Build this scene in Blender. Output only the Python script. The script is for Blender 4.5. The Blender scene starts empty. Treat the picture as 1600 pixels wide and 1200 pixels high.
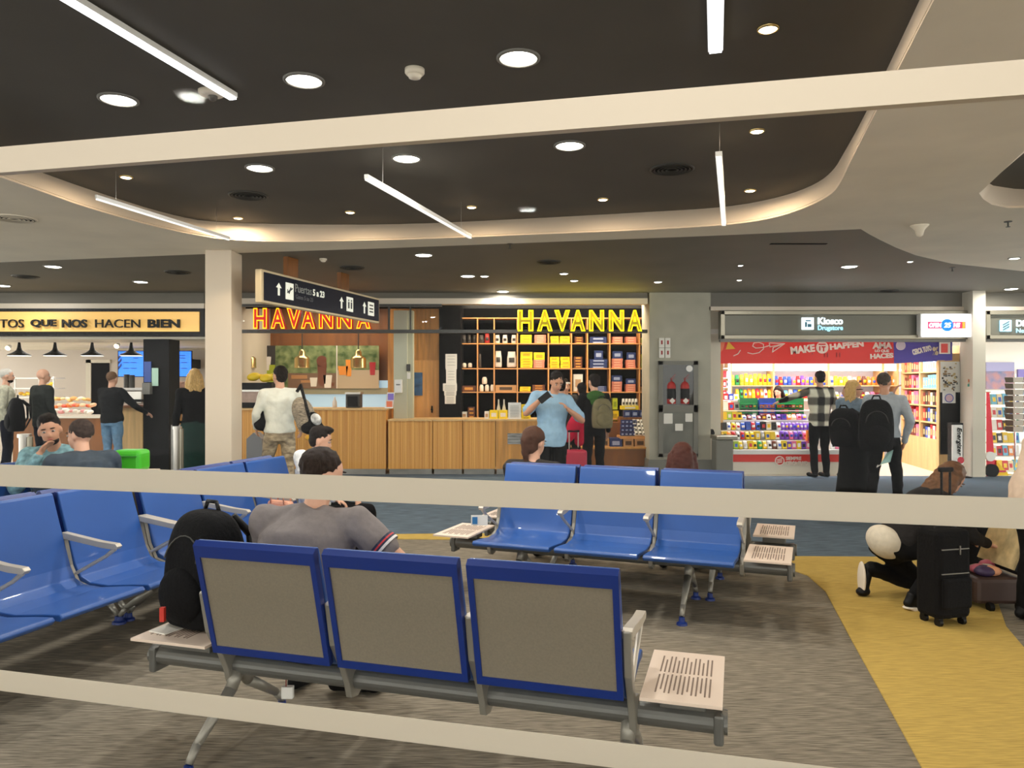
import bpy, bmesh, math, random
from mathutils import Vector, Matrix, Euler
from mathutils.geometry import tessellate_polygon
random.seed(7)
PI = math.pi
scene = bpy.context.scene
COL = scene.collection
# ---------------------------------------------------------------- camera, world, exposure
H = 1.55          # eye height
F = 1185.0        # focal length in pixels of the 1600 px wide frame
cam_data = bpy.data.cameras.new('camera')
cam_data.sensor_width = 36.0
cam_data.lens = F / 1600.0 * 36.0
cam_data.clip_start = 0.05
cam = bpy.data.objects.new('camera', cam_data)
COL.objects.link(cam)
cam.location = (0, 0, H)
cam.rotation_euler = (PI / 2, 0, 0)
scene.camera = cam
world = bpy.data.worlds.new('world')
scene.world = world
world.use_nodes = True
world.node_tree.nodes['Background'].inputs[0].default_value = (0.98, 0.98, 0.92, 1)
world.node_tree.nodes['Background'].inputs[1].default_value = 2.7
scene.view_settings.view_transform = 'Standard'
scene.view_settings.look = 'None'
scene.view_settings.gamma = 1.0
scene.view_settings.use_curve_mapping = False
scene.view_settings.exposure = 0.35
ZC, ZR = 3.10, 3.30       # soffit and raised ceiling heights

def P(x, y, Y):
    """world point seen at photo pixel x, y at distance Y"""
    return Vector(((x - 800) / F * Y, Y, H + (600 - y) / F * Y))
def PD(x, y, Y, Y2):
    p = P(x, y, Y); p.y = Y2; return p
def G(x, y):
    Y = H * F / (y - 600)
    return Vector(((x - 800) / F * Y, Y, 0))
def CP(x, y, Z):
    Y = (Z - H) * F / (600 - y)
    return Vector(((x - 800) / F * Y, Y, Z))

# ---------------------------------------------------------------- materials
def lin(c):
    return tuple(((v / 255) / 12.92 if v / 255 <= .04045 else ((v / 255 + .055) / 1.055) ** 2.4) for v in c) + (1,)
MC = {}
def mat(name, col, rough=.5, metal=0., emit=0., noise=0., nscale=20., stretch=(1, 1, 1), bump=0., col2=None, coat=0., spec=.5, ecol=None, kind='noise', rotz=0):
    if name in MC: return MC[name]
    m = bpy.data.materials.new(name); MC[name] = m
    m.use_nodes = True
    nt = m.node_tree; b = nt.nodes['Principled BSDF']
    b.inputs['Base Color'].default_value = lin(col)
    b.inputs['Roughness'].default_value = rough
    b.inputs['Metallic'].default_value = metal
    b.inputs['Specular IOR Level'].default_value = spec
    if coat: b.inputs['Coat Weight'].default_value = coat
    if emit:
        b.inputs['Emission Color'].default_value = lin(ecol or col)
        b.inputs['Emission Strength'].default_value = emit
    if noise or bump or col2:
        tc = nt.nodes.new('ShaderNodeTexCoord'); mp = nt.nodes.new('ShaderNodeMapping')
        nt.links.new(tc.outputs['Object'], mp.inputs[0])
        mp.inputs['Scale'].default_value = stretch
        mp.inputs['Rotation'].default_value = (0, 0, rotz)
        if kind == 'noise':
            n = nt.nodes.new('ShaderNodeTexNoise'); n.inputs['Scale'].default_value = nscale
            n.inputs['Detail'].default_value = 4
            out = n.outputs['Fac']
        elif kind == 'checker':
            n = nt.nodes.new('ShaderNodeTexChecker'); n.inputs['Scale'].default_value = nscale
            out = n.outputs['Fac']
        elif kind == 'voronoi':
            n = nt.nodes.new('ShaderNodeTexVoronoi'); n.inputs['Scale'].default_value = nscale
            out = n.outputs['Distance']
        nt.links.new(mp.outputs[0], n.inputs['Vector'])
        if noise or col2:
            r = nt.nodes.new('ShaderNodeValToRGB')
            r.color_ramp.elements[0].position = .3; r.color_ramp.elements[1].position = .7
            c2 = col2 or tuple(max(0, v * (1 - noise)) for v in col)
            c1 = col if col2 else tuple(min(255, v * (1 + noise * .6)) for v in col)
            r.color_ramp.elements[0].color = lin(c2); r.color_ramp.elements[1].color = lin(c1)
            nt.links.new(out, r.inputs[0]); nt.links.new(r.outputs[0], b.inputs['Base Color'])
        if bump:
            bp = nt.nodes.new('ShaderNodeBump'); bp.inputs['Strength'].default_value = bump
            bp.inputs['Distance'].default_value = .01
            nt.links.new(out, bp.inputs['Height']); nt.links.new(bp.outputs[0], b.inputs['Normal'])
    return m
A16 = math.radians(16.2)
M = dict(
 carpet=mat('carpet_grey', (136, 127, 112), .95, noise=.30, nscale=9, stretch=(1, 14, 1), rotz=A16, bump=.3, spec=.1),
 carpet_y=mat('carpet_yellow', (198, 168, 92), .95, noise=.12, nscale=9, stretch=(1, 14, 1), rotz=A16, bump=.3, spec=.1),
 carpet_b=mat('carpet_blue', (96, 110, 122), .95, noise=.22, nscale=5, stretch=(1, 9, 1), bump=.3, spec=.1),
 tile=mat('cream_tile', (226, 220, 204), .25),
 cream=mat('cream_ceiling', (240, 230, 210), .8, noise=.03, nscale=1.5),
 dark=mat('dark_ceiling', (90, 86, 78), .75, noise=.05, nscale=1.2),
 dark2=mat('dark_soffit', (118, 113, 102), .7, noise=.05, nscale=1.2),
 fascia=mat('fascia', (226, 208, 186), .7),
 cream_w=mat('cream_wall', (214, 206, 188), .6, noise=.03, nscale=2),
 column=mat('column_paint', (222, 208, 188), .4),
 blue=mat('blue_seat', (40, 86, 158), .38, noise=.04, nscale=2, coat=.15),
 blue_d=mat('dark_blue_trim', (14, 44, 118), .4),
 panel=mat('grey_back_panel', (128, 119, 103), .55, noise=.04, nscale=120),
 alu=mat('cast_aluminium', (196, 188, 174), .42, .35),
 beam=mat('beam_grey', (112, 112, 108), .38, .45),
 bracket=mat('bracket_grey', (150, 146, 136), .4, .4),
 tray=mat('tray_beige', (226, 206, 188), .5),
 slot=mat('slot_brown', (128, 108, 94), .7),
 black=mat('black_plastic', (11, 11, 12), .5, spec=.25),
 blackm=mat('black_matt', (8, 8, 9), .8, spec=.2),
 blackfab=mat('black_fabric', (13, 13, 15), .85, spec=.2, noise=.4, nscale=60, bump=.5),
 white=mat('white_plastic', (236, 234, 228), .4),
 paper=mat('paper', (232, 228, 218), .8),
 steel=mat('steel', (190, 186, 178), .28, .85, noise=.1, nscale=3),
 steel2=mat('brushed_bronze_steel', (150, 144, 128), .3, .8),
 chrome=mat('chrome', (220, 220, 220), .12, 1.),
 brass=mat('brass', (214, 190, 130), .25, .85),
 oak=mat('oak_slats', (238, 184, 100), .5, col2=(196, 128, 50), nscale=4, stretch=(8, 1, .05), noise=.1),
 oak_p=mat('oak_panel', (206, 148, 76), .5, noise=.14, nscale=3, stretch=(6, 6, .5)),
 oak_l=mat('light_oak', (224, 184, 124), .5, noise=.08, nscale=3, stretch=(6, 6, .5)),
 shelfw=mat('shelf_wood', (222, 158, 92), .5, noise=.08, nscale=4),
 brownw=mat('brown_wood', (136, 84, 36), .5, noise=.15, nscale=3, stretch=(4, 4, .4)),
 concrete=mat('concrete', (176, 172, 154), .75, noise=.07, nscale=3, bump=.1),
 plinth=mat('plinth_grey', (120, 118, 108), .5),
 grey=mat('mid_grey', (128, 126, 120), .5),
 dgrey=mat('dark_grey', (64, 63, 58), .5),
 skin=mat('skin', (214, 164, 136), .55, noise=.04, nscale=12),
 skin2=mat('skin_tan', (198, 146, 116), .55, noise=.04, nscale=12),
 lips=mat('lips', (170, 96, 84), .5),
 eyew=mat('eye_white', (168, 158, 150), .3),
 eyed=mat('eye_dark', (30, 20, 16), .3),
 lamp_w=mat('lamp_white', (255, 250, 235), .5, emit=14),
 lamp_y=mat('lamp_warm', (255, 222, 176), .5, emit=12),
 tube=mat('linear_light', (246, 248, 255), .5, emit=3.0),
 tube_refl=mat('reflected_light_line', (236, 236, 232), .5, emit=.85),  # weak glow imitating light lines mirrored in the glass
 glowwhite=mat('lit_panel', (250, 252, 255), .5, emit=1.3),
)
def glass_mat(name, fac, tint=(1, 1, 1, 1), rough=0.0):
    m = bpy.data.materials.new(name); m.use_nodes = True
    nt = m.node_tree; nt.nodes.clear()
    o = nt.nodes.new('ShaderNodeOutputMaterial'); mx = nt.nodes.new('ShaderNodeMixShader')
    t = nt.nodes.new('ShaderNodeBsdfTransparent'); g = nt.nodes.new('ShaderNodeBsdfGlossy')
    t.inputs[0].default_value = tint; g.inputs['Roughness'].default_value = rough
    mx.inputs[0].default_value = fac
    nt.links.new(t.outputs[0], mx.inputs[1]); nt.links.new(g.outputs[0], mx.inputs[2]); nt.links.new(mx.outputs[0], o.inputs[0])
    return m
M['glass'] = glass_mat('clear_glass', .0022)
M['glass2'] = glass_mat('shop_glass', .015)
def frost_mat():
    m = bpy.data.materials.new('frosted_film'); m.use_nodes = True
    nt = m.node_tree; nt.nodes.clear()
    o = nt.nodes.new('ShaderNodeOutputMaterial')
    d = nt.nodes.new('ShaderNodeBsdfDiffuse'); d.inputs[0].default_value = lin((226, 219, 205))
    tr = nt.nodes.new('ShaderNodeBsdfTranslucent'); tr.inputs[0].default_value = lin((226, 219, 205))
    t = nt.nodes.new('ShaderNodeBsdfTransparent')
    a = nt.nodes.new('ShaderNodeMixShader'); b = nt.nodes.new('ShaderNodeMixShader')
    a.inputs[0].default_value = .5; b.inputs[0].default_value = .07
    nt.links.new(d.outputs[0], a.inputs[1]); nt.links.new(tr.outputs[0], a.inputs[2])
    nt.links.new(a.outputs[0], b.inputs[1]); nt.links.new(t.outputs[0], b.inputs[2]); nt.links.new(b.outputs[0], o.inputs[0])
    return m
M['frost'] = frost_mat()
def cm(rgb, rough=.5, emit=0, **k):
    return mat('paint_%d_%d_%d_%d_%d' % (*rgb, int(rough * 100), int(emit * 100)) + ('_n' if k else ''), rgb, rough, emit=emit, **k)
def cloth(rgb, **k):
    kw = dict(noise=.12, nscale=25, bump=.35); kw.update(k)
    return mat('cloth_%d_%d_%d' % rgb + str(sorted(k.items()))[:40], rgb, .85, spec=.2, **kw)

# ---------------------------------------------------------------- mesh builder
class MB:
    def __init__(s): s.v = []; s.f = []; s.m = []
    def add(s, vs, fs, mi=0):
        n = len(s.v); s.v += [Vector(v) for v in vs]; s.f += [tuple(i + n for i in f) for f in fs]; s.m += [mi] * len(fs); return s
    def box(s, c, d, R=None, mi=0):
        c = Vector(c); vs = []
        for x in (-.5, .5):
            for y in (-.5, .5):
                for z in (-.5, .5):
                    p = Vector((x * d[0], y * d[1], z * d[2]))
                    vs.append(c + (R @ p if R else p))
        return s.add(vs, [(0, 1, 3, 2), (4, 6, 7, 5), (0, 4, 5, 1), (2, 3, 7, 6), (0, 2, 6, 4), (1, 5, 7, 3)], mi)
    def bb(s, a, b, mi=0):
        a = Vector(a); b = Vector(b)
        return s.box((a + b) / 2, (abs(b.x - a.x), abs(b.y - a.y), abs(b.z - a.z)), None, mi)
    def fb(s, x0, y0, x1, y1, Y, d=.03, mi=0):
        a = P(x0, y1, Y); b = P(x1, y0, Y); b.y = Y + d
        return s.bb(a, b, mi)
    def cyl(s, p0, p1, r0, r1=None, n=14, mi=0, cap=True):
        p0 = Vector(p0); p1 = Vector(p1); r1 = r0 if r1 is None else r1
        ax = (p1 - p0); q = ax.to_track_quat('Z', 'Y').to_matrix() if ax.length > 1e-6 else Matrix.Identity(3)
        vs = []
        for k in range(n):
            a = 2 * PI * k / n; d = q @ Vector((math.cos(a), math.sin(a), 0))
            vs += [p0 + d * r0, p1 + d * r1]
        fs = [(2 * k, 2 * ((k + 1) % n), 2 * ((k + 1) % n) + 1, 2 * k + 1) for k in range(n)]
        if cap: fs += [tuple(2 * k for k in reversed(range(n))), tuple(2 * k + 1 for k in range(n))]
        return s.add(vs, fs, mi)
    def sph(s, c, r, R=None, n=14, mi=0):
        if not hasattr(r, '__len__'): r = (r, r, r)
        c = Vector(c); m = max(6, n // 2 + 1); vs = []; fs = []
        for i in range(1, m):
            t = PI * i / m
            for k in range(n):
                a = 2 * PI * k / n
                p = Vector((r[0] * math.sin(t) * math.cos(a), r[1] * math.sin(t) * math.sin(a), r[2] * math.cos(t)))
                vs.append(c + (R @ p if R else p))
        for pz in (r[2], -r[2]):
            p = Vector((0, 0, pz)); vs.append(c + (R @ p if R else p))
        T = len(vs) - 2
        for i in range(m - 2):
            for k in range(n):
                a = i * n + k; b = i * n + (k + 1) % n
                fs.append((a, a + n, b + n, b))
        for k in range(n):
            fs.append((T, k, (k + 1) % n)); o = (m - 2) * n
            fs.append((T + 1, o + (k + 1) % n, o + k))
        return s.add(vs, fs, mi)
    def path(s, pts, r, n=10, mi=0):
        rr = r if hasattr(r, '__len__') else [r] * len(pts)
        for i in range(len(pts) - 1):
            s.cyl(pts[i], pts[i + 1], rr[i], rr[i + 1], n, mi)
            if 0 < i: s.sph(pts[i], rr[i], n=n, mi=mi)
        return s
    def lathe(s, c, prof, n=24, mi=0, cap=True):
        c = Vector(c); vs = []; fs = []
        for (r, z) in prof:
            for k in range(n):
                a = 2 * PI * k / n; vs.append(c + Vector((r * math.cos(a), r * math.sin(a), z)))
        for i in range(len(prof) - 1):
            for k in range(n):
                a = i * n + k; b = i * n + (k + 1) % n
                fs.append((a, b, b + n, a + n))
        if cap:
            fs.append(tuple(reversed(range(n)))); fs.append(tuple((len(prof) - 1) * n + k for k in range(n)))
        return s.add(vs, fs, mi)
    def slab(s, poly, z0, z1, mi=0):
        n = len(poly); vs = [(p[0], p[1], z0) for p in poly] + [(p[0], p[1], z1) for p in poly]
        tri = tessellate_polygon([[Vector((p[0], p[1], 0)) for p in poly]])
        fs = [(t[0], t[1], t[2]) for t in tri] + [(t[2] + n, t[1] + n, t[0] + n) for t in tri]
        fs += [(k, (k + 1) % n, (k + 1) % n + n, k + n) for k in range(n)]
        return s.add(vs, fs, mi)
    def prof(s, pts, x0, x1, mi=0):
        """closed outline in (y, z) extruded along x"""
        n = len(pts); vs = [(x0, p[0], p[1]) for p in pts] + [(x1, p[0], p[1]) for p in pts]
        tri = tessellate_polygon([[Vector((p[0], p[1], 0)) for p in pts]])
        fs = [tuple(t) for t in tri] + [(t[2] + n, t[1] + n, t[0] + n) for t in tri]
        fs += [(k, (k + 1) % n, (k + 1) % n + n, k + n) for k in range(n)]
        return s.add(vs, fs, mi)
    def build(s, name, mats, parent=None, smooth=False, bevel=0, world=True, remesh=0, sm=6):
        if not isinstance(mats, (list, tuple)): mats = [mats]
        vs = s.v; off = Vector((0, 0, 0))
        if parent is not None and world:
            inv = parent.matrix_world_inv if hasattr(parent, 'matrix_world_inv') else None
            T = Matrix.LocRotScale(parent.location, parent.rotation_euler, None)
            p = parent.parent
            while p is not None:
                T = Matrix.LocRotScale(p.location, p.rotation_euler, None) @ T; p = p.parent
            T = T.inverted(); vs = [T @ v for v in vs]
        elif parent is None:
            mn = [min(v[i] for v in vs) for i in range(3)]; mx = [max(v[i] for v in vs) for i in range(3)]
            off = Vector(((mn[0] + mx[0]) / 2, (mn[1] + mx[1]) / 2, mn[2])); vs = [v - off for v in vs]
        me = bpy.data.meshes.new(name)
        me.from_pydata([tuple(v) for v in vs], [], s.f)
        me.polygons.foreach_set('material_index', s.m)
        for m in mats: me.materials.append(m)
        bm = bmesh.new(); bm.from_mesh(me); bmesh.ops.recalc_face_normals(bm, faces=bm.faces); bm.to_mesh(me); bm.free()
        if smooth: me.polygons.foreach_set('use_smooth', [True] * len(me.polygons))
        o = bpy.data.objects.new(name, me); COL.objects.link(o)
        if parent is not None: o.parent = parent
        else: o.location = off
        if bevel:
            b = o.modifiers.new('bevel', 'BEVEL'); b.width = bevel; b.segments = 2; b.limit_method = 'ANGLE'
        if remesh:
            r = o.modifiers.new('remesh', 'REMESH'); r.mode = 'VOXEL'; r.voxel_size = remesh; r.use_smooth_shade = True
            k = o.modifiers.new('smooth', 'SMOOTH'); k.iterations = sm; k.factor = .5
        return o
def tag(o, label=None, cat=None, group=None, kind=None):
    if label: o['label'] = label
    if cat: o['category'] = cat
    if group: o['group'] = group
    if kind: o['kind'] = kind
    return o
def thing(name, label, cat, loc, rz=0, group=None):
    o = bpy.data.objects.new(name, None); COL.objects.link(o); o.empty_display_size = .1
    o.location = loc; o.rotation_euler = (0, 0, rz)
    return tag(o, label, cat, group)
def struct(name, mb, m, **k):
    o = mb.build(name, m, **k); 
    if o.parent is None: o['kind'] = 'structure'
    return o
def copy_tree(o, parent=None):
    c = o.copy(); COL.objects.link(c); c.parent = parent
    for ch in list(o.children): copy_tree(ch, c)
    return c
def place(o, loc, rz=0, label=None, cat=None, group=None):
    o.location = loc; o.rotation_euler = (0, 0, rz); return tag(o, label, cat, group)
# text lying on the world's x-z plane facing the camera side (-y)
def text_mesh(s, size=1., depth=.01, bold=0., xs=1., outline=0., shear=0.):
    cu = bpy.data.curves.new('t', 'FONT'); cu.body = s; cu.size = size; cu.align_x = 'LEFT'; cu.align_y = 'BOTTOM_BASELINE'
    cu.shear = shear; cu.resolution_u = 4
    if outline: cu.fill_mode = 'NONE'; cu.bevel_depth = outline; cu.bevel_resolution = 1; cu.offset = bold
    else: cu.extrude = depth / 2; cu.offset = bold
    o = bpy.data.objects.new('t', cu); me = bpy.data.meshes.new_from_object(o)
    bpy.data.objects.remove(o); bpy.data.curves.remove(cu)
    for v in me.vertices: v.co.x *= xs
    return me
def text(name, s, x0, ybase, width, height, m, parent, Y=None, origin=None, R=None, depth=.01, bold=0., outline=0., shear=0.):
    """fit text into width x height (m); origin = lower-left world point; R = rotation matrix of the text plane"""
    me = text_mesh(s, 1., 1., bold, 1., 0 if not outline else .02, shear)
    xs = [v.co.x for v in me.vertices]; ys = [v.co.y for v in me.vertices]
    if not xs: return None
    sx = width / (max(xs) - min(xs)); sy = height / (max(ys) - min(ys)); mnx = min(xs); mny = min(ys)
    org = Vector(origin) if origin is not None else P(x0, ybase, Y)
    base = Matrix.Rotation(PI / 2, 3, 'X')
    if R is not None: base = R
    T = Matrix.Identity(4)
    if parent is not None:
        p = parent
        while p is not None:
            T = Matrix.LocRotScale(p.location, p.rotation_euler, None) @ T; p = p.parent
        T = T.inverted()
    zs = (depth if not outline else min(sx, sy))
    for v in me.vertices:
        p = Vector(((v.co.x - mnx) * sx, (v.co.y - mny) * sy, v.co.z * zs))
        v.co = T @ (org + base @ p)
    me.materials.append(m)
    o = bpy.data.objects.new(name, me); COL.objects.link(o); o.parent = parent
    return o
def area_light(name, loc, size, power, col=(1, .93, .82), parent=None, shape='DISK', sy=None, rot=(0, 0, 0), spread=PI):
    l = bpy.data.lights.new(name, 'AREA'); l.shape = shape; l.size = size
    if sy: l.size_y = sy
    l.energy = power; l.color = col; l.spread = spread
    o = bpy.data.objects.new(name, l); COL.objects.link(o); o.location = loc; o.rotation_euler = rot
    if parent is not None:
        o.parent = parent; o.location = Vector(loc) - parent.location
    return o
ORD = ['first', 'second', 'third', 'fourth', 'fifth', 'sixth', 'seventh', 'eighth', 'ninth', 'tenth', 'eleventh', 'twelfth', 'thirteenth', 'fourteenth', 'fifteenth', 'sixteenth', 'seventeenth', 'eighteenth', 'nineteenth', 'twentieth'] + ['%d-th' % k for k in range(21, 60)]
# ================================================================ the hall
struct('floor', MB().bb((-14, -9, -.1), (14, 20, 0)), M['carpet'])
def px_poly(pts): return [G(*p) for p in pts]
blue_poly = px_poly([(-1200, 848), (560, 836), (740, 834), (900, 836), (1060, 848), (1160, 862), (1228, 870), (1400, 871), (1545, 880), (2100, 905)]) + [Vector((14, 7, 0)), Vector((14, 13, 0)), Vector((-14, 13, 0))]
struct('floor.001', MB().slab([(p.x, p.y) for p in blue_poly], .0, .004), M['carpet_b'])
yel = px_poly([(560, 836), (740, 834), (900, 836), (1060, 848), (1160, 862), (1228, 870), (1400, 871), (1545, 880), (1555, 930), (1572, 980), (1640, 1060), (1830, 1350)]) + px_poly([(1520, 1350), (1440, 1200), (1380, 1090), (1330, 1000), (1290, 925), (1262, 900), (1228, 888), (1160, 873), (1060, 860), (900, 850), (740, 844), (560, 842)])
struct('floor.002', MB().slab([(p.x, p.y) for p in yel], .0, .007), M['carpet_y'])
struct('floor.003', MB().bb((-14, 13, 0), (-5.0, 20, .006)).bb((3.4, 12.75, 0), (14, 20, .006)).bb((-5.0, 13.0, 0), (3.4, 20, .005)), M['tile'])

low = [(0, 277), (67, 300), (139, 326), (262, 360), (375, 379), (600, 376), (800, 368), (1000, 360), (1139, 352), (1210, 341), (1262, 324), (1300, 304), (1314, 285), (1330, 250), (1368, 176), (1402, 112), (1459, 0)]
upp = [(0, 245), (52, 265), (150, 300), (262, 335), (337, 349), (600, 352), (800, 343), (1000, 332), (1139, 324), (1225, 307), (1277, 287), (1303, 266), (1318, 240), (1338, 205), (1362, 158), (1386, 108), (1437, 0)]
ext = [(1.0, .6), (-.1, -3), (-.6, -6), (-4.8, -6), (-4.4, 0), (-4.0, 3.5)]
LO = [CP(x, y, ZC).xy for x, y in low] + [Vector(e) for e in ext]
UP = [CP(x, y, ZR).xy for x, y in upp] + [Vector(e) for e in ext]
def smooth_loop(pts, it=1):
    for _ in range(it):
        q = []
        for i in range(len(pts)):
            a, b = pts[i], pts[(i + 1) % len(pts)]
            q += [a * .75 + b * .25, a * .25 + b * .75]
        pts = q
    return pts
LO = smooth_loop(LO, 2); UP = smooth_loop(UP, 2)
bnd = [CP(x, y, ZC).xy for x, y in [(-120, 413), (0, 410), (320, 397), (600, 388), (1100, 369), (1345, 358), (1358, 366), (1375, 375), (1400, 387), (1431, 399), (1487, 412), (1600, 424), (1800, 433)]]
bnd = [Vector((-14, bnd[0].y + .5))] + bnd + [Vector((14, bnd[-1].y + .3))]
hole2 = [CP(x, y, ZC).xy for x, y in [(1530, 302), (1536, 311), (1550, 320), (1574, 325), (1620, 325)]] + [Vector((8, 5.4)), Vector((8, 2)), Vector((4.4, 2.6))] + [CP(1600, 236, ZC).xy]
hole2u = [CP(x, y, ZR).xy for x, y in [(1545, 286), (1552, 290), (1565, 292), (1585, 295), (1630, 297)]] + [Vector((8, 5.4)), Vector((8, 2)), Vector((4.4, 2.6))] + [CP(1600, 239, ZR).xy]
outer = bnd + [Vector((14, -9)), Vector((-14, -9))]
def holed(outer, holes, z, name, m, th=.02):
    loops = [[Vector((p.x, p.y, 0)) for p in outer]] + [[Vector((p.x, p.y, 0)) for p in h] for h in holes]
    tri = tessellate_polygon(loops); flat = [v for l in loops for v in l]
    mb = MB(); mb.add([(v.x, v.y, z) for v in flat], [tuple(t) for t in tri]); mb.add([(v.x, v.y, z + th) for v in flat], [tuple(t) for t in tri])
    return struct(name, mb, m)
holed(outer, [LO, hole2], ZC, 'ceiling', M['cream'], .02)
struct('ceiling.001', MB().slab([(p.x, p.y) for p in bnd] + [(14, 20), (-14, 20)], ZC, ZC + .05), M['dark2'])
def loft(a, b, za, zb, name, m):
    n = len(a); mb = MB()
    mb.add([(p.x, p.y, za) for p in a] + [(p.x, p.y, zb) for p in b], [(k, (k + 1) % n, (k + 1) % n + n, k + n) for k in range(n)])
    return struct(name, mb, m, smooth=True)
loft(LO, UP, ZC, ZR, 'trim_1', M['fascia']); loft(hole2, hole2u, ZC, ZR, 'trim_2', M['fascia'])
struct('ceiling.002', MB().bb((-14, -9, ZR), (14, 9.3, ZR + .1)), M['dark'])
struct('wall_back', MB().bb((-14, 19.9, 0), (14, 20, 3.2)), M['cream_w'])

# glass partition between the camera and the lounge
AG = math.radians(14.4); GU = Vector((math.cos(AG), -math.sin(AG), 0)); GN = Vector((math.sin(AG), math.cos(AG), 0)); GY = 1.4
RG = Matrix.Rotation(-AG, 3, 'Z')
struct('window_1', MB().box(Vector((0, GY + .02, 1.64)), (5.4, .008, 3.28), RG), M['glass'])
def band(x, ymid, hpx, name='frosted_band'):
    z = H + (600 - ymid) / F * GY; h = hpx / F * GY
    o = MB().box(Vector((0, GY + .0, z)), (5.4, .004, h), RG).build(name, M['frost'])
    o['kind'] = 'structure'; return o
b1 = band(0, 772.5, 41, 'window_2'); b2 = band(0, 1160, 38, 'window_3')
AR = math.radians(13); RR = Matrix.Rotation(-AR, 3, 'Z')
struct('trim_3', MB().box(Vector((0, GY - .04, H + 412 / F * (GY - .04))), (5.0, .02, 46 / F * GY), RR), M['column'])

# free-standing column and round pilasters
def col_box(name, x0, x1, Y, d, m, z1=ZC):
    a = P(x0, 600, Y); b = P(x1, 600, Y); mb = MB().bb((a.x, Y, 0), (b.x, Y + d, z1)); return struct(name, mb, m, bevel=.004)
a = P(320, 600, 8.75); b = P(348, 600, 8.75)
struct('wall_column', MB().bb((a.x, 8.75, 0), (b.x + .1, 9.1, ZC)), M['column'], bevel=.01)
struct('trim_4', MB().bb((P(352, 600, 8.8).x, 8.8, 0), (P(362, 600, 8.8).x, 9.0, ZC)), M['cream_w'], bevel=.005)
# two pale columns behind the camera, mirrored faintly in the glass
struct('wall_column.001', MB().bb((1.9, -4.2, 0), (2.25, -3.85, ZR)), M['column'])
struct('wall_column.002', MB().bb((-.6, -5.2, 0), (-.35, -4.9, ZR)), M['column'])

# ---------------------------------------------------------------- ceiling fittings
def downlight(x, y, z, r, power, label, kind='w', n=0):
    p = CP(x, y, z)
    t = thing('downlight' if kind == 'w' else 'spotlight', label, 'ceiling light', (p.x, p.y, z), 0, 'round white downlights' if kind == 'w' else 'small warm ceiling spots')
    MB().lathe((p.x, p.y, z), [(r * 1.18, 0), (r * 1.18, -.008), (r, -.012), (r, .0)], 28, cap=False).build('trim_ring', M['grey' if kind == 'w' else 'brass'], t, smooth=True)
    MB().lathe((p.x, p.y, z), [(r, -.004), (r * .8, -.012), (r * .2, -.016)], 28).build('lamp_face', M['lamp_w' if kind == 'w' else 'lamp_y'], t)
    if power:
        area_light('lamp', (p.x, p.y, z - .03), r * 1.6, power, (1, .985, .93) if kind == 'w' else (1, .8, .55), t)
    return t
BIG = [(810, 90, 'brightest downlight of the raised dark ceiling, above the white rail in the middle'), (475, 125, 'white downlight of the raised ceiling, right of the long diagonal light line'),
       (185, 155, 'leftmost white downlight above the white rail'), (635, 247, 'middle white downlight just below the white rail'),
       (890, 227, 'rightmost white downlight just below the white rail'), (406, 262, 'leftmost white downlight just below the white rail, beside a round vent')]
for x, y, l in BIG: downlight(x, y, ZR, .10, 15, l)
for x, y in [(-250, -150), (300, -500), (1000, -400)]:
    pass
SM = [(662, 398, 'round downlight of the soffit nearest the cream ceiling edge, above the mural'), (731, 431, 'round downlight of the soffit above the black paper-hung wall'), (786, 455, 'round downlight closest to the yellow sign'),
      (1327, 416, 'large round downlight in front of the kiosk'), (1277, 470, 'round downlight directly above the kiosk lettering'), (1464, 476, 'round downlight above the lit white sign'), (1580, 451, 'rightmost round downlight of the soffit'),
      (83, 416, 'round downlight of the left soffit nearest the cream ceiling'), (220, 440, 'round downlight left of the column'), (127, 464, 'round downlight right above the wooden sign'), (5, 446, 'round downlight at the left picture edge')]
for x, y, l in SM: downlight(x, y, ZC, .10, 15, l)
for x, y, l in [(757, 431, 'tiny white spot beside the larger soffit downlight'), (881, 427, 'tiny white spot below the round soffit vent'), (1028, 440, 'tiny white spot above the extinguisher pillar'), (897, 438, 'small dim ring spot above the yellow sign'), (1155, 437, 'pinpoint spot left of the big kiosk downlight'), (1157, 414, 'pinpoint spot above another near the dark slot'), (1585, 403, 'small light in the cream ceiling at the right edge'), (1422, 408, 'pinpoint spot near the cream curve')]:
    z = ZC; downlight(x, y, z, .035 if 'pinpoint' in l else .06, 0, l)
for x, y, l in [(197, 276, 'warm spot nearest the left fascia curve'), (372, 340, 'warm spot below the left round vent'), (547, 331, 'warm spot left of the fascia middle'), (737, 323, 'warm spot at the middle of the fascia'), (942, 311, 'warm spot left of the right round vent'), (1183, 204, 'warm spot below the white rail on the right'), (1172, 297, 'warm spot near the right curve of the fascia'), (1200, 44, 'warm spot at the top right, beside a light line')]:
    downlight(x, y, ZR, .045, 7, l, 'y')
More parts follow.
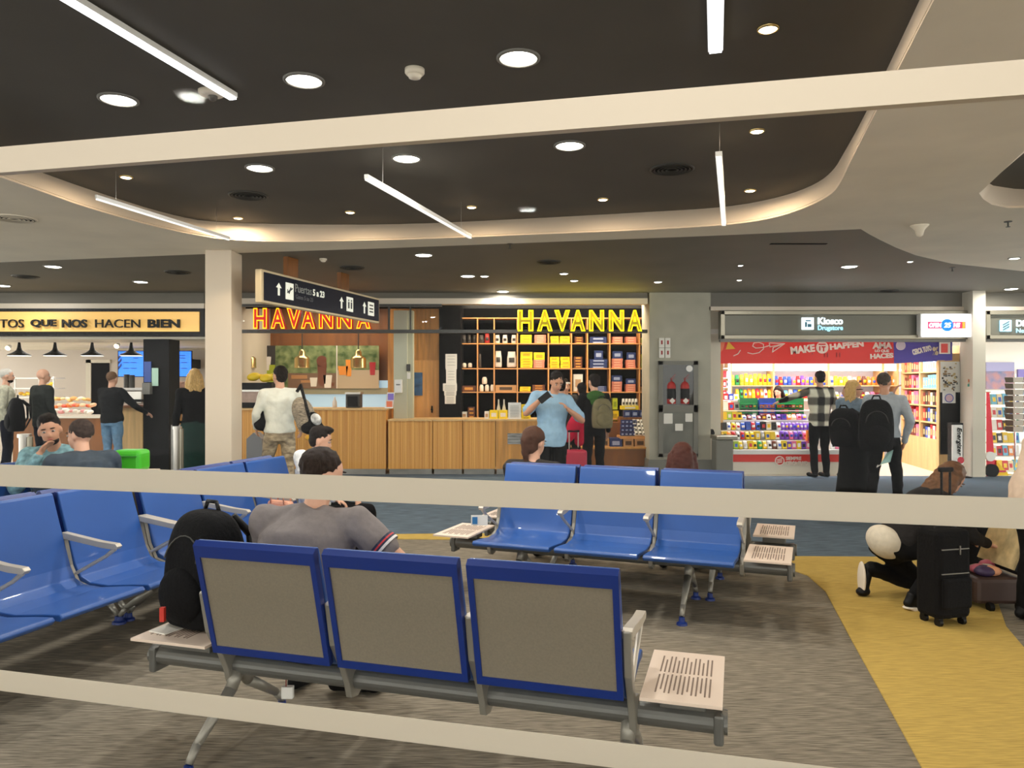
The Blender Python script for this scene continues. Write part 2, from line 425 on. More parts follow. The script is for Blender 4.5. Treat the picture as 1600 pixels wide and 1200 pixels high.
# lights further back in the hall, behind the camera
for q, (x, y) in enumerate([(-1.6, 1.6), (.2, .4), (-3.2, -.4), (-1.4, -2.2), (-2.8, -4.0)]):
    t = thing('downlight', 'white downlight behind the viewer', 'ceiling light', (x, y, ZR), 0, 'round white downlights')
    MB().lathe((x, y, ZR), [(.118, 0), (.118, -.008), (.1, -.012), (.1, 0)], 28, cap=False).build('trim_ring', M['grey'], t)
    MB().lathe((x, y, ZR), [(.1, -.004), (.02, -.014)], 28).build('lamp_face', M['lamp_w'], t)
    area_light('lamp', (x, y, ZR - .03),   .16, 14, (1, .985, .93), t)
for q, (x, y) in enumerate([(4.5, 3.2), (-6.5, 3.5), (-6.5, 7.5), (4.2, -.5)]):
    t = thing('downlight', 'white downlight in the cream ceiling outside the picture', 'ceiling light', (x, y, ZC), 0, 'round white downlights')
    MB().lathe((x, y, ZC), [(.118, 0), (.118, -.008), (.1, -.012), (.1, 0)], 28, cap=False).build('trim_ring', M['grey'], t)
    MB().lathe((x, y, ZC), [(.1, -.004), (.02, -.014)], 28).build('lamp_face', M['lamp_w'], t)
    area_light('lamp', (x, y, ZC - .03),   .16, 14, (1, .985, .93), t)
def vent(x, y, z, r, label, m='blackm'):
    p = CP(x, y, z)
    t = thing('ceiling_vent', label, 'vent', (p.x, p.y, z), 0, 'round ceiling vents')
    MB().lathe(p, [(r * 1.12, .0), (r * 1.12, -.006), (r, -.012), (r, 0)], 36, cap=False).build('outer_ring', M['dgrey' if m == 'blackm' else 'cream'], t, smooth=True)
    MB().lathe(p, [(r, -.002), (r * .02, -.001)], 36).build('throat', M['blackm'], t)
    k = MB()
    for q in (.85, .65, .45, .25): k.lathe(p, [(r * q, -.004), (r * (q + .08), -.016), (r * (q + .09), -.012)], 32, cap=False)
    k.build('cone_ring', M['dgrey' if m == 'blackm' else 'cream'], t, smooth=True)
for a in [(388, 305, ZR, .16, 'round dark vent in the raised ceiling on the left'), (1050, 264, ZR, .16, 'round dark vent in the raised ceiling on the right'), (858, 409, ZC, .14, 'round dark vent in the soffit above the yellow sign'),
          (550, 418, ZC, .15, 'round dark vent in the soffit behind the hanging direction sign'), (278, 425, ZC, .16, 'round dark vent in the soffit left of the column'), (40, 432, ZC, .16, 'round dark vent in the soffit at the far left'), (1390, 454, ZC, .14, 'round dark vent in the soffit in front of the kiosk')]: vent(*a)
vent(22, 341, ZC, .17, 'round cream vent in the cream ceiling at the left edge', 'c')
def smoke(x, y, z, label, s=1):
    p = CP(x, y, z); t = thing('smoke_detector', label, 'smoke detector', (p.x, p.y, z))
    MB().lathe(p, [(.05 * s, 0), (.05 * s, -.02 * s), (.042 * s, -.03 * s)], 24).build('base', M['cream'], t, smooth=True)
    MB().lathe(p, [(.036 * s, -.03 * s), (.03 * s, -.045 * s), (.015 * s, -.05 * s)], 24).build('sensor_head', M['cream'], t, smooth=True)
smoke(648, 108, ZR, 'round cream smoke detector in the raised ceiling', 1.1)
smoke(505, 404, ZC, 'small smoke detector in the soffit over the direction sign', .9)
p = CP(330, 143, ZR); t = thing('dome_camera', 'white dome camera beside the end of the diagonal light line', 'camera', (p.x, p.y, ZR))
MB().lathe(p, [(.075, 0), (.07, -.02), (.045, -.028)], 28).build('housing', M['cream'], t, smooth=True); MB().sph(p + Vector((.01, 0, -.03)), .028).build('lens_dome', mat('dome_glass', (90, 86, 80), .1), t, smooth=True)
p = CP(1437, 352, ZC); MBx = MB().lathe(p, [(.085, 0), (.08, -.01), (.045, -.045), (.03, -.10), (.012, -.115)], 24)
tag(MBx.build('ceiling_sensor', M['cream'], smooth=True), 'cream cone-shaped sensor hanging from the cream ceiling', 'sensor')
for x, y, z, l in [(1575, 346, ZC, 'dark sprinkler head in the cream ceiling at the right'), (797, 381, ZC, 'small sprinkler head at the cream ceiling edge'), (1488, 418, ZC, 'dark sprinkler head in the soffit by the cream curve'), (1518, 462, ZC, 'small sprinkler head above the white pilaster')]:
    p = CP(x, y, z); tag(MB().lathe(p, [(.035, 0), (.035, -.006)], 16).cyl(p, p + Vector((0, 0, -.05)), .008).lathe(p + Vector((0, 0, -.05)), [(.02, 0), (.02, -.004)], 12).build('sprinkler', M['dgrey']), l, 'sprinkler')
# linear lights; the three dim ones are added in place of glass reflections
def linear(x0, y0, x1, y1, z, w, m, label, power=0, hang=True, ext=0):
    a = CP(x0, y0, z); b = CP(x1, y1, z); d = (b - a).normalized(); a = a - d * ext; mid = (a + b) / 2
    R = Matrix.Rotation(math.atan2(d.y, d.x), 3, 'Z')
    t = thing('linear_light', label, 'ceiling light', mid)
    L = (b - a).length
    MB().box(mid + Vector((0, 0, .02)), (L, w, .03), R).build('housing', M['white'], t)
    MB().box(mid, (L - .01, w * .82, .012), R).build('diffuser', M[m], t)
    if hang:
        zt = ZR
        for s in (.12, .88):
            q = a.lerp(b, s); MB().cyl(q + Vector((0, 0, .03)), Vector((q.x, q.y, zt)), .0015, n=6).build('wire', M['steel'], t)
linear(105, 0, 365, 155, ZR - .05, .055, 'tube', 'long diagonal bright light line at the top left', ext=1.6)
linear(1118, 0, 1118, 82, ZR - .05, .075, 'tube', 'bright light line at the top right, pointing away', ext=1.5)
linear(572, 280, 735, 372, 3.0, .03, 'tube_refl', 'dim diagonal reflection crossing the fascia in the middle, added as a light line')  # added lamp imitating the mirrored continuation of the left light line
linear(1123, 245, 1131, 352, 3.0, .042, 'tube_refl', 'dim reflection crossing the fascia on the right, added as a light line')  # added lamp imitating the mirrored continuation of the right light line
linear(150, 311, 358, 375, 3.02, .018, 'tube_refl', 'thin dim reflection along the left cream curve, added as a light line')  # added thin lamp imitating a faint line mirrored in the glass
# thin ceiling slot
p = CP(1205, 380, ZC); q = CP(1302, 376, ZC)
struct('trim_5', MB().bb((p.x, p.y, ZC - .006), (q.x, p.y + .06, ZC - .001)), M['blackm'])
# ================================================================ beam seating
SHELL_TOP = [(.30, .405), (.315, .425), (.30, .442), (.20, .436), (.02, .418), (-.10, .425), (-.165, .455), (-.20, .52), (-.245, .66), (-.29, .80), (-.325, .915), (-.335, .93), (-.348, .925)]
SHELL_BOT = [(-.345, .905), (-.312, .795), (-.268, .65), (-.225, .51), (-.188, .435), (-.12, .400), (.02, .392), (.20, .410)]
PITCH = .575
def bench_proto(n=3, trays=(True, True), legs=None, name='beam_bench', PITCH=.575, wide=0):
    t = thing(name, '', 'bench', (0, 0, 0))
    W = n * PITCH; sw = PITCH - .035
    for i in range(n):
        xc = -W / 2 + (i + .5) * PITCH
        st = MB().prof(SHELL_TOP + SHELL_BOT, xc - sw / 2, xc + sw / 2).build('seat_shell', M['blue'], t, bevel=.006, world=False)
        # grey back panel framed in dark blue, sitting just behind the shell
        def bp(y, z, off): return (y - off, z)
        a, b = (-.225, .455), (-.338, .895)
        mb = MB(); fr = MB()
        def q(s, off):  # point on the back line
            y = a[0] + (b[0] - a[0]) * s; z = a[1] + (b[1] - a[1]) * s; return (y - off, z - off * .25)
        mb.prof([q(.06, .004), q(.06, .022), q(.97, .022), q(.97, .004)], xc - sw / 2 + .022, xc + sw / 2 - .022)
        mb.build('back_panel', M['panel'], st, world=False)
        fr.prof([q(-.01, .0), q(-.01, .027), q(.06, .027), q(.06, .0)], xc - sw / 2, xc + sw / 2)
        fr.prof([q(.94, .0), q(.94, .03), q(1.05, .03), q(1.08, .008), q(1.06, -.01)], xc - sw / 2, xc + sw / 2)
        for s in (-1, 1):
            x0 = xc + s * (sw / 2 - .011); fr.prof([q(0, .0), q(0, .027), q(1.0, .03), q(1.0, .0)], x0 - .011, x0 + .011)
        fr.build('back_frame', M['blue_d'], st, world=False)
    ex0 = W / 2 + (.33 + wide if trays[0] else .03); ex1 = W / 2 + (.33 if trays[1] else .03)
    MB().cyl((-ex0, -.08, .34), (ex1, -.08, .34), .043, n=20).build('beam', M['beam'], t, smooth=False, world=False)
    bm_ = t.children[-1]
    for p_ in bm_.data.polygons: p_.use_smooth = len(p_.vertices) == 4
    for s, e in ((-1, ex0), (1, ex1)):
        MB().box((s * (e - .03), -.08, .325), (.035, .10, .11)).build('beam_end', M['beam'], t, bevel=.01, world=False)
    for i in range(n + 1):
        x = -W / 2 + i * PITCH; w = .014
        # upright bracket from arm height down round the beam
        MB().prof([(-.300, .70), (-.262, .70), (-.215, .52), (-.165, .43), (-.06, .40), (-.02, .36), (-.03, .29), (-.075, .265), (-.13, .275), (-.150, .34), (-.185, .41), (-.262, .53)], x - w, x + w).build('bracket', M['bracket'], t, bevel=.004, world=False)
        am = MB()
        am.prof([(-.29, .70), (-.26, .705), (.0, .668), (.11, .66), (.125, .645), (.11, .628), (.02, .632), (-.25, .668), (-.28, .67)], x - .019, x + .019)
        am.path([(x, .09, .63), (x, .03, .585), (x, -.18, .475)], [.014, .011, .010], 8)
        am.build('armrest', M['alu'], t, bevel=.005, world=False)
    for x in (legs or (-W / 2 + .02, W / 2 - .02)):
        for s, yy in ((-1, -.40), (1, .24)):
            lg = MB()
            lg.path([(x, -.08, .33), (x, -.08 + s * .06, .25), (x, yy - s * .05, .11), (x, yy, .055)], [.03, .026, .018, .016], 12)
            o = lg.build('leg', M['bracket'], t, smooth=True, world=False)
            MB().lathe((x, yy, 0), [(.036, .0), (.034, .014), (.02, .022), (.018, .05)], 20).build('foot_cap', M['blue_d'], o, world=False)
    for s, f in ((-1, trays[0]), (1, trays[1])):
        if not f: continue
        x0 = s * (W / 2 + .035); x1 = s * (W / 2 + .315 + (wide if s < 0 else 0))
        mb = MB().bb((x0, -.235, .445), (x1, .265, .457))
        for r in range(13):
            yy0, yy1 = (-.15, .15)
            xx = min(x0, x1) + .045 + r * .0155
            mb.bb((xx, -.17 + .03 * (r % 3 == 1), .4565), (xx + .006, .01 if r % 2 else -.0, .4585), 1)
            mb.bb((xx, .03, .4565), (xx + .006, .20 - .04 * (r % 3 == 1), .4585), 1)
        tr = mb.build('side_table', [M['tray'], M['slot']], t, bevel=.004, world=False)
        MB().bb((min(x0, x1) + .06, -.13, .385), (max(x0, x1) - .06, -.03, .446)).build('table_mount', M['beam'], tr, bevel=.006, world=False)
    return t
b_full = bench_proto(3, (True, True), wide=.10)
place(b_full, (-.35, 3.125, 0), -math.radians(16.5), 'three-seat bench in the foreground turned away, grey back panels framed in blue', 'bench')
b_mid = bench_proto(3, (True, True), (-.56, .66), PITCH=.605)
place(b_mid, (.66, 5.31, 0), math.radians(180 - 21.5), 'three-seat blue bench facing the viewer with light metal armrests', 'bench')
v = Vector((.366, .930, 0))
bb2 = copy_tree(b_mid); place(bb2, Vector((.66, 5.31, 0)) + v * .80 + Vector((.0, 0, 0)), -math.radians(21.5), 'blue bench turned away, standing back to back behind the bench with armrests', 'bench')
b_row = bench_proto(3, (False, False))
U = Vector((math.cos(A16), -math.sin(A16), 0)); V = Vector((math.sin(A16), math.cos(A16), 0))
def uv(u, s): return U * u + V * s
GR = 'blue benches of the left-hand row'
place(b_row, uv(-3.40, 4.92), -A16 - PI / 2, 'farther blue bench of the left row, with the peach handbag on a seat', 'bench', GR)
c = copy_tree(b_row); place(c, uv(-3.40, 3.16), -A16 - PI / 2, 'nearer blue bench of the left row, at the left picture edge', 'bench', GR)
c = copy_tree(b_row); place(c, uv(-4.22, 4.92), -A16 + PI / 2, 'blue bench backing onto the left row, only its top edge showing, far one', 'bench', GR)
c = copy_tree(b_row); place(c, uv(-4.22, 3.16), -A16 + PI / 2, 'blue bench backing onto the left row, only its top edge showing, near one', 'bench', GR)
c = copy_tree(b_row); place(c, uv(-5.15, 4.5), -A16 - PI / 2, 'blue bench under the two seated men behind the left row', 'bench', GR)

# ================================================================ people
HTEX = bpy.data.textures.new('hair_clumps', 'CLOUDS'); HTEX.noise_scale = .022; HTEX.noise_depth = 2
CTEX = bpy.data.textures.new('cloth_folds', 'CLOUDS'); CTEX.noise_scale = .11; CTEX.noise_depth = 1
def folds(o, s):
    d = o.modifiers.new('folds', 'DISPLACE'); d.texture = CTEX; d.strength = s; d.mid_level = .5; d.texture_coords = 'LOCAL'
def rings_tube(mb, rings, n=20, mi=0):
    """rings: (center, axisx, axisy, rx, ry)"""
    vs = []; fs = []
    for c, ax, ay, rx, ry in rings:
        for k in range(n):
            a = 2 * PI * k / n; vs.append(c + ax * (rx * math.cos(a)) + ay * (ry * math.sin(a)))
    m = len(rings)
    for i in range(m - 1):
        for k in range(n):
            a = i * n + k; b = i * n + (k + 1) % n; fs.append((a, b, b + n, a + n))
    fs.append(tuple(reversed(range(n)))); fs.append(tuple((m - 1) * n + k for k in range(n)))
    mb.add(vs, fs, mi)
def limb(mb, pts, rad, n=12):
    for i in range(len(pts) - 1): mb.cyl(pts[i], pts[i + 1], rad[i], rad[i + 1], n)
    for p, r in zip(pts, rad): mb.sph(p, r, n=n)
STAND = dict(pelvis=(0, 0, .95), chest=(0, .0, 1.25), neck=(0, -.02, 1.475), head=(0, .015, 1.635),
 shR=(.185, -.01, 1.42), elR=(.235, -.03, 1.13), wrR=(.245, .06, .90), shL=(-.185, -.01, 1.42), elL=(-.235, -.03, 1.13), wrL=(-.245, .06, .90),
 hiR=(.09, 0, .92), knR=(.10, .02, .50), anR=(.105, -.02, .09), hiL=(-.09, 0, .92), knL=(-.10, .02, .50), anL=(-.105, -.02, .09))
SIT = dict(pelvis=(0, -.05, .52), chest=(0, -.10, .83), neck=(0, -.08, 1.06), head=(0, -.03, 1.215),
 shR=(.185, -.09, 1.00), elR=(.24, .02, .74), wrR=(.15, .22, .64), shL=(-.185, -.09, 1.00), elL=(-.24, .02, .74), wrL=(-.15, .22, .64),
 hiR=(.10, -.02, .50), knR=(.13, .40, .50), anR=(.13, .40, .09), hiL=(-.10, -.02, .50), knL=(-.13, .40, .50), anL=(-.13, .40, .09))
def person(label, loc, yaw, pose=None, base=STAND, h=1.75, fat=1.0, skin='skin', top=None, top_len='long', hem=-.06, legs=None, shoe=None, hair=None, hair_style='short',
           head_rot=(0, 0, 0), voxel=.011, skirt=None, group=None, handdir=None, name='person', shorts=False, beard=None, face=True, sole=None, slv=.82):
    J = {k: Vector(v) for k, v in base.items()}
    for k, v in (pose or {}).items(): J[k] = Vector(v)
    sc = h / 1.75
    J = {k: v * sc for k, v in J.items()}
    t = thing(name, label, 'person', loc, yaw, group)
    g = sc; f = fat
    rx = (J['shR'] - J['shL']).normalized(); hx = (J['hiR'] - J['hiL']).normalized()
    sp = (J['neck'] - J['chest']).normalized(); lowsp = (J['chest'] - J['pelvis']).normalized()
    fy = sp.cross(rx).normalized(); fyl = lowsp.cross(hx).normalized()
    def torso(mb, e=0., bottom=-.08, top=True):
        pe, ch, nk = J['pelvis'], J['chest'], J['neck']
        R = []
        R.append((pe + lowsp * bottom * g, hx, fyl, (.15 * f + e) * g, (.11 * f + e) * g))
        R.append((pe + lowsp * .02 * g, hx, fyl, (.168 * f + e) * g, (.122 * f + e) * g))
        R.append((pe.lerp(ch, .45), (hx + rx).normalized(), fyl, (.145 * f + e) * g, (.112 * f + e) * g))
        R.append((ch, rx, fy, (.165 * f + e) * g, (.125 * f + e) * g))
        R.append((ch.lerp(nk, .45), rx, fy, (.182 * (f + 1) / 2 + e) * g, (.118 * f + e) * g))
        R.append((ch.lerp(nk, .78), rx, fy, (.165 + e) * g, (.09 + e) * g))
        R.append((ch.lerp(nk, .97), rx, fy, (.085 + e) * g, (.068 + e) * g))
        rings_tube(mb, R)
    HR = Euler((math.radians(head_rot[0]), math.radians(head_rot[1]), math.radians(head_rot[2]))).to_matrix()
    # head frame leans with the spine a little
    hc = J['head']
    def hp(x, y, z): return hc + HR @ (Vector((x, y, z)) * g)
    body = MB(); torso(body, -.004)
    body.cyl(J['neck'] - sp * .04 * g, hp(0, -.01, -.05), .058 * g, .052 * g, 14)
    body.sph(hp(0, -.012, .025), (.074 * g, .094 * g, .095 * g), HR, 20)
    body.sph(hp(0, .022, -.03), (.060 * g, .068 * g, .078 * g), HR, 18)
    body.sph(hp(0, .045, -.075), (.034 * g, .036 * g, .030 * g), HR, 12)
    body.sph(hp(0, .088, -.018), (.012 * g, .016 * g, .022 * g), HR, 10)
    body.sph(hp(0, .094, -.030), (.016 * g, .013 * g, .011 * g), HR, 10)
    for s in (-1, 1):
        body.sph(hp(s * .076, -.005, -.01), (.011 * g, .018 * g, .031 * g), HR, 10)
    ua, fa, wr = .050 * (f + 1) / 2 * g, .040 * (f + 1) / 2 * g, .027 * g
    for S in 'RL':
        sh, el, w = J['sh' + S], J['el' + S], J['wr' + S]
        limb(body, [sh, sh.lerp(el, .4), el, el.lerp(w, .3), w], [ua * 1.08, ua, fa * .95, fa, wr])
        d = (w - el).normalized()
        if handdir and S in handdir: d = Vector(handdir[S]).normalized()
        # palm and five fingers
        side = d.cross(Vector((0, 0, 1))); side = side.normalized() if side.length > .2 else Vector((1, 0, 0))
        inn = rx * (-1 if S == 'R' else 1)
        nrm = d.cross(side).normalized()
        if abs(d.z) > .7:
            nrm = (inn - d * inn.dot(d)).normalized(); side = d.cross(nrm).normalized()
        QR = Matrix((side, d, nrm)).transposed()
        body.sph(w + d * .045 * g, (.040 * g, .052 * g, .016 * g), QR, 14)
        tip = w + d * .088 * g
        for q, (o, L) in enumerate([(-.030, .060), (-.010, .074), (.010, .070), (.029, .052)]):
            b0 = tip + side * o * g * .95 - d * .012; b1 = b0 + (d * .9 + nrm * .25).normalized() * L * .5 * g; b2 = b1 + (d * .65 + nrm * .75).normalized() * L * .5 * g
            limb(body, [b0, b1, b2], [.0100 * g, .0092 * g, .0082 * g], 8)
        fs = side * (1 if side.dot(fy) > 0 else -1)
        b0 = w + d * .03 * g + fs * .030 * g; b1 = b0 + (d * .6 + fs * .7 + nrm * .3).normalized() * .036 * g; b2 = b1 + (d * .9 + nrm * .4).normalized() * .030 * g
        limb(body, [b0, b1, b2], [.013 * g, .011 * g, .009 * g], 8)
    for S in 'RL':
        hi, kn, an = J['hi' + S], J['kn' + S], J['an' + S]
        limb(body, [hi, hi.lerp(kn, .5), kn, kn.lerp(an, .3), an], [.078 * f * g, .066 * f * g, .050 * g, .052 * g, .034 * g])
        fd = J.get('to' + S)
        if fd is None:
            dirv = (kn - an); dirv = Vector((0, 1, 0)); fd = an + dirv * .15 * g + Vector((0, 0, -.055 * g))
        body.path([an, fd], [.032 * g, .022 * g], 10)
        J['to' + S] = fd
    bo = body.build('body', M[skin], t, remesh=voxel, world=False, sm=4)
    # shoes
    for S in 'RL':
        an, to = J['an' + S], J['to' + S]; d = (to - an); dn = d.normalized()
        low = MB()
        heel = an + Vector((0, -.02, -.045)) * g if S + 'up' not in (pose or {}) else an
        fl = Vector((d.x, d.y, 0)); fl = fl.normalized() if fl.length > .02 else Vector((0, 1, 0))
        if abs(dn.z) < .75:
            hb = an - fl * .03 * g; hb.z = max(an.z - .045 * g, .035)
            tb = an + fl * .165 * g; tb.z = max(an.z - .055 * g + (to.z - an.z + .055 * g), .034)
        else:
            hb = an.copy(); tb = to.copy()
        low.sph(hb, (.040 * g, .05 * g, .038 * g), n=12); low.sph(tb, (.046 * g, .06 * g, .034 * g), n=12)
        low.cyl(hb, tb, .038 * g, .036 * g, 12); low.cyl(an + Vector((0, 0, .02)), hb, .043 * g, .042 * g, 12)
        so = low.build('shoe', shoe or M['black'], t, remesh=voxel, world=False, sm=3)
        if sole:
            s2 = MB(); zz = Vector((0, 0, -.03 * g))
            if abs(dn.z) >= .75: s2.sph((hb + tb) / 2 + Vector((0, -.035, .01)), (.045, .018, .13), None, 16)
            else: s2.sph(hb + zz, (.046 * g, .055 * g, .012)); s2.sph(tb + zz * .9, (.05 * g, .065 * g, .012)); s2.cyl(hb + zz, tb + zz, .012, n=8)
            R_ = Matrix.Rotation(math.atan2(fl.y, fl.x), 3, 'Z')
            if abs(dn.z) < .75: s2.box((hb + tb) / 2 + zz, ((tb - hb).length, .085 * g, .022), R_)
            s2.build('sole', sole, so, world=False, remesh=.006, sm=2)
    if top is not None:
        mb = MB(); torso(mb, .014, hem)
        for S in 'RL':
            sh, el, w = J['sh' + S], J['el' + S], J['wr' + S]
            if top_len == 'long': limb(mb, [sh, sh.lerp(el, .4), el, el.lerp(w, .3), el.lerp(w, .93)], [ua * 1.08 + .014, ua + .013, fa + .013, fa + .010, wr + .012])
            elif top_len == 'short': limb(mb, [sh, sh.lerp(el, .35), sh.lerp(el, slv)], [ua * 1.08 + .014, ua + .014, ua + .016])
            limb(mb, [J['neck'] - sp * .03, sh], [.06 * g, ua * 1.05 + .008])
        folds(mb.build('shirt' if top_len == 'short' else 'jacket', top, t, remesh=voxel, world=False, sm=5), .028)
    if legs is not None:
        mb = MB()
        pe = J['pelvis']
        rings_tube(mb, [(pe + lowsp * k * g, hx, fyl, (r1 * f + .010) * g, (r2 * f + .010) * g) for k, r1, r2 in ((-.10, .14, .105), (0, .166, .12), (.07, .155, .115))])
        for S in 'RL':
            hi, kn, an = J['hi' + S], J['kn' + S], J['an' + S]
            if shorts: limb(mb, [hi, hi.lerp(kn, .5), hi.lerp(kn, .95)], [.09 * f * g, .082 * g * f, .078 * g])
            else: limb(mb, [hi, hi.lerp(kn, .5), kn, kn.lerp(an, .35), kn.lerp(an, .96)], [.090 * f * g, .080 * f * g, .066 * g, .066 * g, .056 * g])
        folds(mb.build('trousers', legs, t, remesh=voxel, world=False, sm=5), .024)
    if skirt is not None:
        pe = J['pelvis']; mb = MB(); X = Vector((1, 0, 0)); Yv = Vector((0, 1, 0))
        rings_tube(mb, [(pe + Vector((0, 0, .10 * g)), X, Yv, .15 * g, .12 * g), (pe, X, Yv, .19 * g, .15 * g), (Vector((pe.x, pe.y, .55 * g)), X, Yv, .20 * g, .17 * g), (Vector((pe.x, pe.y, .10 * g)), X, Yv, .25 * g, .22 * g), (Vector((pe.x, pe.y, .09 * g)), X, Yv, .22 * g, .19 * g)])
        mb.build('skirt', skirt, t, remesh=voxel * 1.2, world=False, sm=4)
    # hair
    if hair is not None:
        mb = MB()
        if hair_style == 'buzz': mb.sph(hp(0, -.020, .036), (.0775 * g, .0955 * g, .091 * g), HR, 20)
        else:
            mb.sph(hp(0, -.026, .050), (.0795 * g, .095 * g, .083 * g), HR, 20); mb.sph(hp(0, -.048, -.0), (.073 * g, .062 * g, .078 * g), HR, 16)
        if hair_style == 'quiff': mb.sph(hp(0, .030, .108), (.058 * g, .055 * g, .030 * g), HR, 14)
        if hair_style in ('long', 'tail', 'back'):
            bk = HR @ Vector((0, -1, 0))
            if hair_style == 'tail':
                mb.sph(hp(0, -.045, -.035), (.070 * g, .055 * g, .07 * g), HR, 16); mb.sph(hp(0, -.03, .045), (.088 * g, .10 * g, .088 * g), HR, 20)
                a = hp(0, -.10, .05); limb(mb, [a, a + Vector(bk) * .035 + Vector((0, 0, -.05)), a + Vector(bk) * .03 + Vector((0, 0, -.15)), a + Vector(bk) * .01 + Vector((0, 0, -.27))], [.028, .034, .030, .014])
            else:
                for s in (-1, -.5, 0, .5, 1):
                    a = hp(s * .065, -.045 - (.035 if abs(s) < 1 else -.02), .02)
                    limb(mb, [a, hp(s * .085, -.05 - (.03 if abs(s) < 1 else -.02), -.10), hp(s * .095, -.055 - (.03 if abs(s) < 1 else -.02), -.19), hp(s * .085, -.05, -.27)], [.042 * g, .044 * g, .038 * g, .02 * g])
        if hair_style == 'bun': mb.sph(hp(0, -.06, .13), .045 * g)
        ho = mb.build('hair', hair, t, remesh=min(voxel, .009), world=False, sm=3)
        dm = ho.modifiers.new('strands', 'DISPLACE'); dm.texture = HTEX; dm.strength = .016; dm.mid_level = .45; dm.texture_coords = 'LOCAL'
    if beard is not None:
        MB().sph(hp(0, .026, -.078), (.054 * g, .056 * g, .036 * g), HR, 16).build('beard', beard, t, smooth=True, world=False)
    if face:
        e = MB()
        for s in (-1, 1):
            e.sph(hp(s * .030, .0755, .004), (.014 * g, .010 * g, .008 * g), HR, 10, 0); e.sph(hp(s * .030, .082, .004), (.0065 * g, .0055 * g, .0065 * g), HR, 8, 1)
        e.build('eyes', [M['eyew'], M['eyed']], t, smooth=True, world=False)
        w_ = MB()
        for s in (-1, 1): w_.sph(hp(s * .031, .080, .027), (.019 * g, .007 * g, .0045 * g), HR, 8)
        w_.build('eyebrows', hair or M['eyed'], t, smooth=True, world=False)
        MB().sph(hp(0, .084, -.055), (.022 * g, .010 * g, .006 * g), HR, 10).build('mouth', M['lips'], t, smooth=True, world=False)
    t['_'] = 0; del t['_']
    return t, J, hp
def child_world(t, J, sc=1): pass
def softbag(name, label, cat, loc, yaw, dims, m, tilt=0, straps=True, pocket=True, group=None, accent=None, lean=0, straplen=1.0):
    """rounded rucksack: dims w,d,h; back towards -y local"""
    w, d, h = dims; t = thing(name, label, cat, loc, yaw, group)
    R = Matrix.Rotation(lean, 3, 'X')
    b = MB(); n = 24
    lv = [(0, .80, .80), (.04, .96, .95), (.3, 1.0, 1.0), (.6, .98, .92), (.85, .86, .72), (.96, .62, .48), (1.0, .3, .2)]
    vs = []; fs = []
    for z, a_, c_ in lv:
        for k in range(n):
            an = 2 * PI * k / n; cx = abs(math.cos(an)) ** .6 * (1 if math.cos(an) > 0 else -1); cy = abs(math.sin(an)) ** .6 * (1 if math.sin(an) > 0 else -1)
            vs.append(R @ Vector((w / 2 * a_ * cx, d / 2 * c_ * cy, h * z)))
    for i in range(len(lv) - 1):
        for k in range(n):
            p, q = i * n + k, i * n + (k + 1) % n; fs.append((p, q, q + n, p + n))
    fs.append(tuple(reversed(range(n)))); fs.append(tuple((len(lv) - 1) * n + k for k in range(n)))
    b.add(vs, fs); o = b.build('bag_body', m, t, smooth=True, world=False)
    s_ = o.modifiers.new('sub', 'SUBSURF'); s_.levels = 1; s_.render_levels = 2
    if pocket:
        pk = MB().sph(R @ Vector((0, d * .44, h * .30)), (w * .38, d * .20, h * .24), R, 20); pk.build('front_pocket', m, t, smooth=True, world=False)
        z = MB().path([R @ Vector((w * .30 * math.cos(a), d * (.46 - .10 * math.sin(a)), h * (.60 + .2 * math.sin(a)))) for a in [k * PI / 10 for k in range(11)]], .004, 6); z.build('zip', accent or M['dgrey'], t, world=False)
    if straps:
        for s in (-1, 1):
            MB().path([R @ Vector((s * w * .2, -d * .30, h * .93)), R @ Vector((s * w * .27, -d * .5 - .05 * straplen, h * .75)), R @ Vector((s * w * .32, -d * .5 - .06 * straplen, h * .4)), R @ Vector((s * w * .38, -d * .42, h * .10))], [.016, .02, .016, .01], 8).build('strap', M['black'], t, smooth=True, world=False)
    MB().path([R @ Vector((-.05, -d * .1, h * .97)), R @ Vector((-.03, -d * .1, h * 1.06)), R @ Vector((.03, -d * .1, h * 1.06)), R @ Vector((.05, -d * .1, h * .97))], .009, 8).build('grab_handle', M['black'], t, smooth=True, world=False)
    return t
